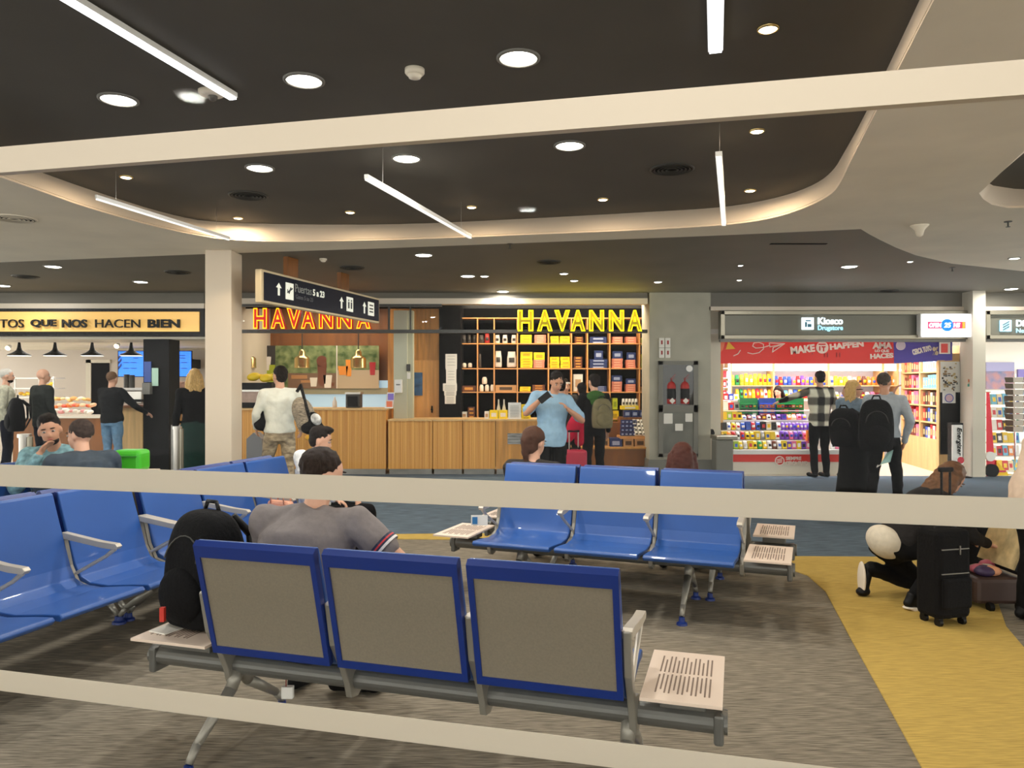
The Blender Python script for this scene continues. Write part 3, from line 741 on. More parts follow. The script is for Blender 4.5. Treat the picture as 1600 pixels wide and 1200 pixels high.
def suitcase(name, label, loc, yaw, dims, m, handle=.35, soft=False, trim=None, hx=0, hw=.2):
    w, d, h = dims; t = thing(name, label, 'suitcase', loc, yaw)
    MB().bb((-w / 2, -d / 2, .05), (w / 2, d / 2, h)).build('case', m, t, bevel=.035, world=False, smooth=False)
    k = MB()
    if soft:
        MB().bb((-w * .42, -d / 2 - .03, .12), (w * .42, -d / 2 + .01, h * .52)).build('front_pocket', m, t, bevel=.02, world=False)
        for zz in (h * .55, h * .8): k.bb((-w * .4, -d / 2 - .004, zz), (w * .4, -d / 2 + .004, zz + .006))
        k.bb((w * .1, -d / 2 - .012, h * .75), (w * .12, -d / 2 - .004, h * .84)); k.build('zip', M['steel'], t, world=False)
    else:
        for q in range(5): k.bb((-w * .38 + q * w * .17, -d / 2 - .005, .12), (-w * .38 + q * w * .17 + .02, -d / 2 + .002, h - .08))
        k.build('shell_ribs', m, t, world=False)
    for sx in (-1, 1):
        for sy in (-1, 1):
            MB().cyl((sx * (w / 2 - .04) - .012, sy * (d / 2 - .04), .028), (sx * (w / 2 - .04) + .012, sy * (d / 2 - .04), .028), .027).box((sx * (w / 2 - .04), sy * (d / 2 - .04), .055), (.035, .035, .03)).build('wheel', M['black'], t, world=False)
    if handle:
        hm = MB()
        for s in (-1, 1): hm.cyl((hx + s * w * hw, d / 2 - .03, h - .02), (hx + s * w * hw, d / 2 - .03, h + handle), .008, n=8)
        o = hm.build('telescopic_handle', trim or M['steel'], t, world=False)
        MB().bb((hx - w * hw - .02, d / 2 - .045, h + handle - .01), (hx + w * hw + .02, d / 2 - .015, h + handle + .02)).build('grip', M['black'], o, bevel=.008, world=False)
    MB().path([(-.07, 0, h - .01), (-.05, 0, h + .02), (.05, 0, h + .02), (.07, 0, h - .01)], .009, 8).build('top_handle', M['black'], t, world=False)
    return t
# ================================================================ shop fronts: shared header
YF = 12.9
hd = MB(); hd.fb(-140, 457, 319, 474, YF, .3); hd.fb(362, 457, 1012, 466, YF, .3); hd.fb(1108, 457, 1700, 479, YF, .3)
struct('wall_front', hd, M['dark2'])
tr = MB(); tr.fb(-140, 474, 319, 482, YF - .05, .2); tr.fb(362, 466, 1012, 475, YF - .05, .2); tr.fb(1108, 479, 1700, 485, YF - .05, .2)
struct('trim_6', tr, M['column'])

# ---- left café
t = thing('shop_sign', 'long light wooden shop sign with dark letters over the café at the left', 'sign', P(150, 525, YF))
MB().fb(-160, 482, 319, 525, YF - .12, .2).build('sign_frame', M['black'], t)
MB().fb(-150, 487, 311, 518, YF - .15, .05).build('sign_board', mat('sign_board', (240, 190, 104), .5, noise=.06, nscale=2, stretch=(.5, 1, 3), emit=.25), t)
def word(s, x0, x1, yb, yt, m, parent, Y, **k):
    w = (x1 - x0) / F * Y; h = (yb - yt) / F * Y
    return text('lettering', s, x0, yb, w, h, m, parent, Y=Y, **k)
for s, x0, x1, b in [('TOS', 0, 37, 0), ('QUE', 48, 88, .03), ('NOS', 97, 136, .03), ('HACEN', 149, 219, .0), ('BIEN', 231, 281, .035)]:
    word(s, x0, x1, 512, 499, M['black'], t, YF - .19, bold=b, depth=.03)
struct('wall_front.001', MB().fb(-200, 524, 1012, 528, 17.0, .1), M['cream_w'])
BW = 17.2
struct('wall_front.002', MB().bb((P(-260, 600, BW).x, BW, 0), (P(362, 600, 13.2).x + .3, BW + .1, ZC)), mat('cafe_wall', (200, 188, 176), .6))
zt = P(0, 530, 13.1).z
struct('ceiling.003', MB().bb((P(-300, 0, 13).x, 13.05, zt), (P(362, 0, 13).x, BW, zt + .05)), M['cream'])
struct('wall_front.003', MB().bb((P(345, 0, 12.9).x, 12.9, 0), (P(361, 0, 12.9).x, BW, ZC)), M['cream_w'])
t = thing('serving_doorway', 'dark doorway in the pale wall of the café', 'doorway', P(155, 640, BW)); t['kind'] = 'structure'; t.name = 'door_1'
for k in ('label', 'category'): del t[k]
MB().fb(141, 566, 170, 680, BW - .03, .03).build('door_opening', M['blackm'], t)
MB().fb(134, 562, 142, 690, BW - .05, .05).fb(134, 562, 172, 567, BW - .05, .05).build('door_frame', M['cream_w'], t)
area_light('cafe_lamp', (-8.2, 14.6, zt - .03), 3.5, 32, (1, .95, .88), shape='RECTANGLE', sy=1.2)
# square black pillar of the café
t = thing('shop_pillar', 'square black pillar in the café between the two blue screens', 'pillar', (P(244, 600, 13.1).x, 13.1, 0)); 
MB().fb(224, 526, 264, 760, 13.1, .42).build('pillar_shaft', M['black'], t)
MB().fb(225, 565, 236, 597, 13.07, .02).build('blue_notice', cm((70, 96, 170)), t); MB().fb(237, 575, 247, 603, 13.06, .02).build('green_notice', cm((190, 226, 206)), t); MB().fb(222, 598, 234, 616, 12.98, .1).build('dispenser', M['grey'], t)
for i, (x0, x1) in enumerate([(184, 224), (263, 297)]):
    t = thing('menu_screen', ['bright blue menu screen left of the black pillar', 'bright blue menu screen right of the black pillar'][i], 'screen', P((x0 + x1) / 2, 588, 16.2), 0, 'blue menu screens')
    MB().fb(x0, 548, x1 + 2, 589, 16.2, .06).build('screen_case', M['black'], t); MB().fb(x0 + 12, 560, x0 + 22, 575, 16.25, BW - 16.25).build('wall_bracket', M['black'], t)
    sc_ = MB().fb(x0 + 1, 549, x1 + 1, 588, 16.17, .03)
    sc_.build('display', mat('screen_blue', (20, 110, 235), .3, emit=1.0), t)
    k = MB()
    if i == 0:
        for q in range(3): k.add([P(185, 568 - q * 8 + 10, 16.16), P(190, 562 - q * 8 + 10, 16.16), P(190, 557 - q * 8 + 10, 16.16), P(185, 563 - q * 8 + 10, 16.16)], [(0, 1, 2, 3)])
    for q in (x0 + 8, x0 + 20): k.fb(q, 566, q + 9, 567, 16.15, .01); k.fb(q, 575, q + 9, 576, 16.15, .01)
    k.fb(x1 - 16, 555, x1 - 8, 556, 16.15, .01).fb(x1 - 16, 559, x1 - 8, 560, 16.15, .01)
    k.build('screen_marks', cm((10, 50, 130)), t)
for i, x in enumerate((30, 86, 144, 205)):
    Y = 13.9; z0 = P(0, 531, 13.1).z; c0 = P(x, 556, Y); c0z = c0.z
    t = thing('pendant_lamp', ['leftmost', 'second from left', 'third from left', 'rightmost'][i] + ' of the four black dome lamps hanging in the café', 'pendant lamp', (c0.x, Y, c0z), 0, 'black dome lamps of the café')
    MB().cyl((c0.x, Y, c0z + .14), (c0.x, Y, z0), .035, .02, 10).build('stem', M['black'], t)
    MB().lathe(c0, [(.03, .16), (.05, .10), (.11, .06), (.19, .02), (.2, 0)], 24, cap=False).build('shade', M['black'], t, smooth=True)
    MB().lathe(c0, [(.19, .0), (.01, .005)], 24).build('lamp_face', mat('dome_lamp', (255, 246, 225), .5, emit=3), t)
for i, (x, y) in enumerate([(12, 544), (182, 541)]):
    c0 = P(x, y, 13.7); t = thing('track_spot', ['warm spotlight under the café ceiling at the far left', 'warm spotlight left of the first blue screen'][i], 'spotlight', c0)
    MB().cyl(c0, c0 + Vector((0, .06, .04)), .045, .035).build('spot_body', M['white'], t); MB().cyl(c0 + Vector((0, -.005, -.003)), c0, .04).build('lamp_face', M['lamp_y'], t)
# café counters, pastry case
t = thing('service_counter', 'oak service counter of the café, left part, with pastry display', 'counter', (P(120, 0, 14.6).x, 14.6, 0))
a = P(20, 650, 14.4); b = P(190, 650, 14.4)
MB().bb((a.x, 14.4, 0), (b.x, 15.2, a.z - .04)).build('counter_front', M['brownw'], t); MB().bb((a.x - .03, 14.35, a.z - .04), (b.x, 15.2, a.z)).build('counter_top', M['tile'], t)
t = thing('service_counter', 'light oak counter block beside the black pillar', 'counter', (P(199, 0, 13.3).x, 13.3, 0))
a = P(172, 634, 13.4); b = P(223, 634, 13.4)
MB().bb((a.x + .15, 13.4, 0), (b.x, 14.2, a.z - .04)).build('counter_front', M['oak_l'], t); MB().bb((a.x, 13.35, a.z - .04), (b.x, 14.2, a.z)).build('counter_top', M['brownw'], t)
t = thing('display_shelf', 'glass pastry shelf behind the first two standing men', 'shelf', (P(60, 0, 15.6).x, 15.6, 0))
mb = MB()
for yy in (590, 606, 620): mb.fb(20, yy, 84, yy + 2, 15.4, .4)
for xx in (22, 60, 82): mb.fb(xx, 588, xx + 2, 740, 15.45, .03)
mb.build('shelf_frame', M['white'], t)
def food(n, x0, x1, y, Y, cols, label, grp, r=.055):
    proto = None
    for i in range(n):
        x = x0 + (x1 - x0) * (i + .5) / n; p = P(x, y + random.uniform(-3, 0), Y); 
        if proto is None:
            proto = MB().sph((0, 0, r * .6), (r * 1.1, r, r * .62), n=12).build('pastry', cols[0], smooth=True); proto.location = p; o = proto
        else:
            o = proto.copy(); COL.objects.link(o)
        o.location = (p.x, Y + random.uniform(-.03, .03), p.z); o.rotation_euler = (random.uniform(-.5, .5), 0, random.random() * 3); o.scale = [random.uniform(.8, 1.35)] * 3
        o.material_slots[0].link = 'OBJECT'; o.material_slots[0].material = cols[i % len(cols)]
        tag(o, '%s, %s from the left' % (label, ORD[i]), 'pastry', grp)
bun = [cm((228, 190, 120)), cm((214, 160, 90)), cm((236, 214, 160)), cm((240, 226, 200))]
food(10, 86, 140, 628, 14.9, bun, 'pale pastry in the upper heap on the café counter', 'pastries in the upper heap')
food(11, 86, 150, 638, 14.7, [cm((238, 130, 60)), cm((236, 190, 150)), cm((220, 96, 70))], 'orange wrapped pastry in the middle row on the café counter', 'wrapped pastries in the middle row')
food(10, 86, 146, 647, 14.5, [cm((238, 226, 214)), cm((232, 160, 160)), cm((242, 236, 226))], 'white wrapped pastry in the front row on the café counter', 'white pastries in the front row')
food(6, 66, 84, 604.5, 15.5, [cm((240, 206, 70))], 'yellow pastry on the upper glass shelf', 'yellow pastries on the upper glass shelf', .04)
food(6, 28, 52, 619, 15.5, [cm((240, 206, 70)), cm((228, 170, 60))], 'yellow pastry on the lower glass shelf', 'yellow pastries on the lower glass shelf', .04)
t = thing('coffee_machine', 'steel coffee machine on the oak counter beside the black pillar', 'coffee machine', P(205, 634, 13.7))
MB().fb(192, 610, 222, 631, 13.7, .4).build('machine_body', M['steel'], t, bevel=.02); MB().fb(190, 606, 222, 610, 13.65, .45).build('cup_tray', M['white'], t)
MB().cyl(P(198, 606, 13.8), P(198, 585, 13.8), .05).cyl(P(206, 606, 13.8), P(206, 586, 13.8), .05).build('grinder_hopper', M['dgrey'], t)
mb = MB(); mb.fb(190, 624, 222, 628, 13.66, .05).fb(200, 630, 205, 636, 13.6, .1); mb.build('drip_tray', M['black'], t)
t = thing('espresso_equipment', 'brown and steel kitchen equipment right of the black pillar', 'kitchen equipment', P(278, 690, 14.5))
MB().fb(264, 596, 292, 640, 14.9, .3).build('machine_body', mat('warm_equipment', (150, 112, 92), .4, noise=.3, nscale=12), t, bevel=.02)
MB().fb(262, 642, 300, 648, 14.5, .5).fb(262, 684, 300, 760, 14.5, .5).build('work_table', M['oak_l'], t)
MB().fb(268, 648, 278, 672, 14.6, .2).build('storage_box', M['oak_l'], t, bevel=.01)
t = thing('waste_bin', 'small steel bin right of the black pillar', 'bin', P(277, 745, 13.0)); MB().cyl((P(277, 0, 13).x, 13, 0), (P(277, 0, 13).x, 13, P(0, 664, 13).z), .1, n=20).build('bin_body', M['steel'], t)

# ---- glass balustrade with thick steel posts
bp = [CP(38, 545, 3.0)] 
def post(x, ytop, w, label):
    Y = .55 * F / (ytop - 600); X = (x - 800) / F * Y; t = thing('balustrade_post', label, 'post', (X, Y, 0), 0, 'steel balustrade posts')
    r = w / F * Y / 2
    MB().cyl((X, Y, 0), (X, Y, .96), r * .62, n=20).build('post_shaft', M['steel'], t, smooth=False)
    MB().cyl((X + r * .9, Y - .02, 0), (X + r * .9, Y - .02, .97), r * .35, n=14).build('clamp_bar', M['steel2'], t)
    MB().cyl((X, Y, .96), (X, Y, 1.0), r * .8, n=20).build('post_cap', M['steel'], t)
    return Vector((X, Y, 0))
pa = post(38, 678, 24, 'left steel post of the glass balustrade, at the left picture edge'); pb = post(277, 666, 17, 'right steel post of the glass balustrade, left of the column')
d = (pb - pa).normalized(); mid = (pa + pb) / 2; RB = Matrix.Rotation(math.atan2(d.y, d.x), 3, 'Z')
tag(MB().box(mid + Vector((0, 0, .47)), ((pb - pa).length - .2, .012, .93), RB).build('glass_barrier', M['glass2']), 'low clear glass barrier between the two steel posts', 'glass barrier')

# ================================================================ alfajor shop
YC = 12.95
zc_hi = P(0, 638, YC).z; zc_lo = P(0, 655, YC).z
X = lambda x, Y=YC: P(x, 0, Y).x
t = thing('shop_counter', 'high oak-slatted counter section at the left of the shop', 'counter', (X(480), YC, 0))
MB().bb((X(364), YC, .10), (X(603), YC + .7, zc_hi - .03)).build('slatted_front', M['oak'], t); MB().bb((X(363.5), YC - .03, zc_hi - .03), (X(605), YC + .7, zc_hi)).build('counter_top', M['oak_l'], t)
MB().bb((X(364), YC + .03, 0), (X(602), YC + .6, .1)).build('steel_kick', M['steel'], t)
secs = [(606, 676), (676, 723), (723, 774), (774, 846)]
for i, (x0, x1) in enumerate(secs):
    t = thing('shop_counter', 'low oak counter section, ' + ['just right of the step down from the high counter', 'second to the right of the step', 'third to the right of the step', 'rightmost one carrying the dark notice'][i], 'counter', (X((x0 + x1) / 2), YC, 0), 0, 'low oak counter sections')
    off = .012 * (i % 2)
    MB().bb((X(x0) + .006, YC - off, .10), (X(x1) - .006, YC + .7, zc_lo - .03)).build('slatted_front', M['oak'] if i < 3 else M['oak_p'], t)
    MB().bb((X(x0) + .003, YC - .03, zc_lo - .03), (X(x1) - .003, YC + .7, zc_lo)).build('counter_top', M['oak_l'], t)
    MB().bb((X(x0) + .02, YC + .04, 0), (X(x1) - .02, YC + .6, .1)).build('steel_kick', M['steel'], t)
tag(MB().fb(793, 677, 818, 694, YC - .03, .01).build('notice_panel', mat('dark_notice', (50, 50, 52), .5, noise=.5, nscale=9, stretch=(.4, 1, 3), col2=(190, 190, 185))), 'dark framed notice with pale wavy lines on the right counter front', 'notice')
# fascia glass frame: two black rails
fr = MB(); fr.fb(362, 475, 690, 479, YF - .12, .1); fr.fb(362, 515, 1012, 520, YF - .12, .12); fr.fb(606, 479, 609, 515, YF - .1, .05); fr.fb(640, 479, 642, 515, YF - .1, .05)
fr.fb(362, 475, 365, 516, YF - .1, .05)
struct('trim_7', fr, M['dgrey'])
struct('window_4', MB().fb(365, 479, 690, 516, YF - .06, .008), M['glass2'])
struct('wall_front.004', MB().fb(362, 476, 1012, 482, 13.6, .05), M['blackm'])
# interior shell
struct('wall_front.005', MB().bb((X(362) - .1, 15.0, 0), (X(610, 15) + .4, 15.1, ZC)), M['brownw'])
struct('wall_front.006', MB().bb((X(640, 14), 14.0, 0), (X(690, 14), 14.6, ZC)).bb((X(606, 14.2), 14.2, 0), (X(645, 14), 14.6, ZC)), M['oak_p'])
struct('wall_front.007', MB().bb((X(686, 13.8), 13.8, 0), (X(720, 13.8), 14.8, ZC)), M['blackm'])
struct('wall_front.008', MB().bb((X(715, 14.7), 14.65, 0), (X(1030, 14.7), 14.8, ZC)), M['blackm'])
struct('wall_front.009', MB().bb((X(355, 14.45), 14.45, 0), (X(405, 14.45), 15, ZC)), mat('grey_tile', (166, 158, 140), .4))
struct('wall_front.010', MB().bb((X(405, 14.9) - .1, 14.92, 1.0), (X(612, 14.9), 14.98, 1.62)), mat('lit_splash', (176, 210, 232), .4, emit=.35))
struct('wall_front.011', MB().bb((X(405, 14.9), 14.86, P(0, 616, 14.9).z), (X(612, 14.9), 14.98, P(0, 606, 14.9).z)), mat('sage', (176, 178, 156), .6))
struct('wall_column.003', MB().fb(615, 485, 636, 660, 13.2, .35).fb(636, 485, 645, 660, 13.3, .2), mat('pale_green_column', (190, 190, 166), .6))
struct('door_2', MB().fb(645, 563, 686, 700, 13.97, .03), mat('oak_door', (222, 162, 88), .5, noise=.1, nscale=3, stretch=(6, 6, .4)))
hd_ = MB().cyl(P(673, 640, 13.9), P(677, 640, 13.9), .012).cyl(P(675, 634, 13.93), P(675, 645, 13.93), .014).build('door_handle', M['black'], bpy.data.objects['door_2'])
tag(MB().fb(645, 582, 660, 618, 13.93, .02).build('wall_poster', mat('poster_blue', (56, 92, 128), .5, noise=.4, nscale=8)), 'small dark blue poster on the oak door', 'poster')
for i, (x0, y0, x1, y1) in enumerate([(696, 553, 714, 577), (697, 577, 713, 599), (692, 599, 714, 611), (695, 618, 712, 631), (694, 609, 713, 618)]):
    o = MB().fb(x0, y0, x1, y1, 13.78 - i * .001, .004).build('paper_notice', M['paper'])
    k = MB()
    for q in range(4): k.fb(x0 + 3, y0 + 3 + q * (y1 - y0) / 5, x1 - 3, y0 + 3.5 + q * (y1 - y0) / 5, 13.774 - i * .001, .001)
    k.build('printed_lines', M['grey'], o)
    tag(o, ['topmost white paper sheet on the black wall', 'second sheet from the top on the black wall', 'wide sheet in the middle of the column of papers', 'lowest white sheet on the black wall', 'wide sheet just above the lowest one on the black wall'][i], 'paper sheet', 'paper sheets on the black wall')
# dispenser, sockets
t = thing('soap_dispenser', 'white hand sanitiser dispenser on the pale column', 'dispenser', P(622, 614, 13.1)); MB().fb(616, 593, 628, 614, 13.1, .1).build('dispenser_body', M['white'], t, bevel=.015); MB().fb(619, 600, 625, 602, 13.09, .02).build('window_slot', M['grey'], t)
tag(MB().fb(635, 569, 641, 580, 13.17, .03).build('wall_switch', M['dgrey']), 'small dark switch box on the pale column', 'switch'); tag(MB().fb(636, 582, 641, 592, 13.17, .03).build('wall_notice', M['paper']), 'small white notice under the dark switch box', 'notice')
# mural of drinks
t = thing('wall_mural', 'wide photo mural of drinks and cakes over the kitchen counter', 'mural', P(498, 607, 14.8))
MB().fb(405, 540, 592, 607, 14.8, .03).build('mural_panel', mat('mural_green', (150, 164, 110), .5, noise=.5, nscale=7, col2=(44, 78, 24)), t)
k = MB(); Ym = 14.79
k.fb(405, 540, 430, 607, Ym, .005, 0); k.fb(450, 583, 527, 607, Ym, .005, 1); k.fb(527, 578, 592, 607, Ym, .005, 2); k.fb(525.5, 540, 527, 607, Ym - .003, .004, 3)
def cup(x, y0, y1, w, mi, li=None):
    k.add([P(x - w / 2, y0, Ym - .006), P(x + w / 2, y0, Ym - .006), P(x + w * .36, y1, Ym - .006), P(x - w * .36, y1, Ym - .006)], [(0, 1, 2, 3)], mi)
    if li is not None: k.cyl(P(x, y0 - 2, Ym - .004), P(x, y0 - 2, Ym - .010), w * .55 / F * Ym, n=16, mi=li)
cup(420, 570, 597, 20, 4, 3); cup(503, 566, 600, 15, 5, 5); cup(536, 572, 586, 16, 6); cup(545, 562, 588, 10, 6); cup(582, 566, 586, 10, 7); cup(490, 590, 604, 12, 3); cup(512, 586, 606, 14, 3)
k.fb(455, 586, 480, 592, Ym - .004, .003, 8); k.fb(500, 598, 522, 603, Ym - .004, .003, 5); k.fb(470, 594, 492, 598, Ym - .004, .003, 8)
k.build('printed_picture', [cm((48, 46, 44)), cm((122, 96, 76)), cm((188, 172, 146)), cm((226, 222, 214)), cm((168, 186, 40)), cm((112, 62, 40)), cm((236, 150, 50)), cm((176, 40, 50)), cm((176, 130, 84))], t)
for i, x in enumerate((388, 472, 560)):
    Y = 14.0; t = thing('heat_lamp', ['left', 'middle', 'right'][i] + ' of the three brass heat lamps over the kitchen counter', 'heat lamp', P(x, 575, Y), 0, 'brass heat lamps')
    c0 = P(x, 575, Y); zt_ = ZC if i else P(0, 606, Y).z
    MB().lathe(c0, [(.145, 0), (.14, .01), (.14, .17), (.12, .20), (.06, .23), (.055, .30), (.035, .32), (.03, .34)], 28).build('shade', M['brass'], t, smooth=True)
    if i == 0: MB().cyl(c0 + Vector((0, .0, 0)), Vector((c0.x, Y, P(0, 608, Y).z)), .04, n=12).cyl(c0 + Vector((-.12, 0, 0)), Vector((c0.x - .12, Y, P(0, 608, Y).z)), .012, n=8).build('stand', M['steel'], t)
    else: MB().cyl(c0 + Vector((0, 0, .34)), (c0.x, Y, ZC), .01, n=6).build('cord', M['dgrey'], t)
    area_light('lamp', c0 + Vector((0, 0, -.02)), .12, 3, (1, .75, .4), t)
t = thing('display_case', 'black and steel pastry display case on the high counter', 'display case', P(390, 637, YC + .1))
MB().fb(358, 598, 424, 612, YC + .15, .4).build('case_hood', M['black'], t); MB().fb(358, 609, 424, 612, YC + .12, .4).build('steel_edge', M['steel'], t)
MB().fb(358, 612, 424, 630, YC + .15, .3).build('case_glass', mat('case_brown', (170, 138, 118), .2, noise=.1), t); MB().fb(358, 629, 424, 637, YC + .1, .4).build('case_base', M['black'], t)
food(4, 394, 432, 597, 13.3, [cm((240, 208, 40))], 'yellow cheese loaf on top of the black display case', 'yellow loaves on the display case', .09)
t = thing('coffee_grinder', 'dark square coffee machine on the high counter', 'coffee machine', P(552, 637, 13.2)); MB().fb(540, 616, 562, 637, 13.2, .25).build('machine_body', M['dgrey'], t, bevel=.01); MB().fb(543, 619, 559, 635, 13.19, .02).build('front_window', M['black'], t); MB().fb(539, 613, 563, 616, 13.19, .27).build('lid', M['steel'], t)
t = thing('menu_stand', 'small tilted menu card with pink and orange print at the end of the high counter', 'menu card', P(609, 638, 13.0))
sl = MB(); sl.add([P(601, 638, 12.96), P(614, 638, 12.96), P(617, 613, 13.08), P(605, 613, 13.08), P(601, 638, 12.99), P(614, 638, 12.99), P(617, 613, 13.1), P(605, 613, 13.1)], [(0, 1, 2, 3), (4, 5, 6, 7), (0, 1, 5, 4), (2, 3, 7, 6), (0, 3, 7, 4), (1, 2, 6, 5)])
sl.build('card', M['white'], t); kk = MB()
for (x0, y0, x1, y1, mi) in [(606, 615, 615, 625, 0), (604, 627, 613, 636, 1)]: kk.fb(x0, y0, x1, y1, 12.97 if y0 > 620 else 12.99, .004, mi)
kk.build('printed_block', [cm((140, 120, 210)), cm((244, 130, 90))], t)
t = thing('counter_bottle', 'small white bottle on the back kitchen counter', 'bottle', P(523, 637, 13.4)); MB().lathe(P(523, 637, 13.4), [(.04, 0), (.04, .10), (.018, .15), (.015, .19)], 14).build('bottle_body', mat('bottle_white', (228, 226, 220), .3), t, smooth=True)
area_light('kitchen_lamp', (X(490), 14.1, ZC - .05), 1.8, 24, (1, .85, .65), shape='RECTANGLE', sy=.6)

# neon letter signs
def neon(word_, xs, y0, y1, Y, label, body, tube, face, depth=.12):
    t = thing('neon_sign', label, 'sign', P((xs[0][0] + xs[-1][1]) / 2, y1, Y))
    for ch, (a, b) in zip(word_, xs):
        w = (b - a) / F * Y; h = (y1 - y0) / F * Y
        o = text('letter', ch, a, y1, w, h, body, t, Y=Y, depth=depth, bold=.035)
        text('neon_tube', ch, a - .4, y1, w, h, tube, o, origin=P(a, y1, Y) + Vector((0, -depth / 2 - .012, 0)), outline=.02, bold=.035)
        if face: text('letter_face', ch, a, y1, w * .98, h * .98, face, o, origin=P(a, y1, Y) + Vector((0, -depth / 2 - .004, 0)), depth=.004, bold=.03)
lets = [(809, 833), (839, 863), (866, 890), (891, 914), (920, 943), (951, 974), (980, 1002)]
neon('HAVANNA', lets, 485, 518, 12.75, 'glowing yellow letter sign over the biscuit shelves', cm((150, 130, 10)), mat('neon_yellow', (255, 236, 20), .5, emit=2.4, ecol=(255, 222, 0)), mat('neon_face_yellow', (150, 130, 0), .5, emit=.16, ecol=(255, 225, 0)))
lets = [(398, 419), (425, 447), (450, 472), (472, 494), (500, 522), (528, 551), (558, 580)]
neon('HAVANNA', lets, 482, 514, 12.72, 'glowing orange-yellow letter sign with red sides, partly behind the hanging sign', mat('neon_red', (190, 30, 20), .5, emit=.25), mat('neon_amber', (255, 190, 20), .5, emit=2.0, ecol=(255, 160, 10)), None)
area_light('sign_glow', (X(905), 12.6, 2.62), 2.0, 5, (1, .85, .1), shape='RECTANGLE', sy=.2, rot=(PI, 0, 0))

# shelving with biscuit boxes
YS = 14.15
t = thing('shelving_unit', 'tall open wooden shelving unit with square bays behind the counter', 'shelving', (X(865, YS), YS, 0))
vx = [719.5, 746, 772, 808.5, 857, 893, 918, 953, 999.5, 1012]
hy = [497, 537, 576, 613, 655, 693, 727]
for i, x in enumerate(vx[:-1]): 
    MB().fb(x - .9, 497, x + .9, 740, YS, .32).build('upright', M['shelfw'], t)
for j, y in enumerate(hy): MB().fb(vx[0], y - .8, vx[-1], y + .8, YS + .004, .31).build('shelf_board', M['shelfw'], t)
area_light('shelf_lamp', (X(865, 13.9), 13.55, ZC - .06), 3.2, 75, (1, .84, .6), shape='RECTANGLE', sy=.3, rot=(.35, 0, 0))
# packed goods
def box_proto(name, m1, m2, label_patch=True):
    mb = MB().bb((-.5, -.5, 0), (.5, .5, 1), 0)
    if label_patch: mb.bb((-.3, -.51, .25), (.3, -.49, .7), 1)
    o = mb.build(name, [m1, m2]); COL.objects.unlink(o); return o
YL, SA, NV, WH, OR = cm((246, 216, 20)), cm((222, 134, 108)), cm((36, 52, 104)), cm((232, 226, 212)), cm((214, 150, 90))
KR = cm((190, 144, 92)); PKY = box_proto('biscuit_box', YL, cm((190, 160, 20))); PSA = box_proto('biscuit_box', SA, cm((236, 180, 150))); PNV = box_proto('biscuit_box', NV, cm((160, 170, 200)))
PLG = box_proto('biscuit_box', cm((206, 220, 40)), cm((150, 170, 30))); PKR = box_proto('carton', KR, cm((80, 60, 40)))
PWH = box_proto('gift_box', WH, cm((190, 150, 110))); PBR = box_proto('chocolate_box', cm((110, 60, 30)), cm((220, 150, 60)))
NAME = {id(PKY): 'yellow biscuit box', id(PSA): 'salmon pink biscuit box', id(PNV): 'dark blue biscuit box', id(PLG): 'lime green packet', id(PKR): 'brown carton', id(PWH): 'white gift box', id(PBR): 'dark brown chocolate box'}
def stack(proto, x0, x1, ybot, ytop, n, where, Y=YS + .05, d=.22, big=False, grp=None):
    w = (x1 - x0) / F * Y; base = P((x0 + x1) / 2, ybot, Y); hh = (ybot - ytop) / F * Y
    hs = [hh / n] * n
    if big and n > 1: hs = [hh * .62 / (n - 1)] * (n - 1) + [hh * .38]
    z = base.z
    for k in range(n):
        o = proto.copy(); COL.objects.link(o); dd = d if not (big and k == n - 1) else .05
        o.location = (base.x + random.uniform(-.004, .004), Y + d / 2, z); o.scale = (w * random.uniform(.96, 1), dd, hs[k] * .94)
        z += hs[k]
        pos = 'the only one' if n == 1 else ('topmost' if k == n - 1 else 'bottom one' if k == 0 else ORD[k] + ' from the bottom')
        wh_ = where.replace('at the left of the', 'left in the').replace('at the right of the', 'right in the').replace('standing on the', 'on the').replace('from the bottom', 'up'); pos = pos.replace('from the bottom', 'up')
        lb = '%s, %s%s' % (NAME[id(proto)].replace('biscuit ', '').replace('salmon pink', 'salmon'), '' if n == 1 else pos + ' ', wh_)
        tag(o, lb, 'box', grp or NAME[id(proto)] + 'es on the shelves')
R1, R2, R3, R4 = 'on the top shelf', 'on the second shelf', 'on the third shelf', 'on the lowest shelf'
B = ['first bay', 'second bay', 'third bay', 'fourth bay', 'fifth bay', 'sixth bay', 'seventh bay', 'eighth bay', 'last bay']
for a in [(PKY, 813, 831, 536, 523, 3, 'in the %s %s' % (B[3], R1)), (PSA, 835, 853, 536, 523, 4, 'in the %s %s' % (B[3], R1)), (PKY, 860, 873, 537, 525, 2, 'at the left of the %s %s' % (B[4], R1)), (PKY, 875, 891, 537, 525, 2, 'at the right of the %s %s' % (B[4], R1)),
          (PBR, 898, 911, 537, 526, 3, 'in the %s %s' % (B[5], R1)), (PNV, 921, 948, 538, 526, 2, 'in the %s %s' % (B[6], R1)), (PSA, 957, 973, 538, 526, 3, 'at the left of the %s %s' % (B[7], R1)), (PSA, 978, 994, 538, 526, 3, 'at the right of the %s %s' % (B[7], R1)), (PLG, 1002, 1010, 539, 527, 1, 'in the %s %s' % (B[8], R1))]: stack(*a)
stack(PKY, 813, 832, 574.5, 549, 5, 'in the %s %s' % (B[3], R2), big=True); stack(PSA, 833.5, 851, 574.5, 562, 4, 'in the %s %s' % (B[3], R2)); stack(PKY, 833.5, 851, 562, 550, 1, 'standing on the salmon stack in the %s %s' % (B[3], R2), d=.06)
stack(PKY, 859, 874, 575, 557, 4, 'at the left of the %s %s' % (B[4], R2), big=True); stack(PKY, 876, 891, 575, 557, 3, 'at the right of the %s %s' % (B[4], R2), big=True)
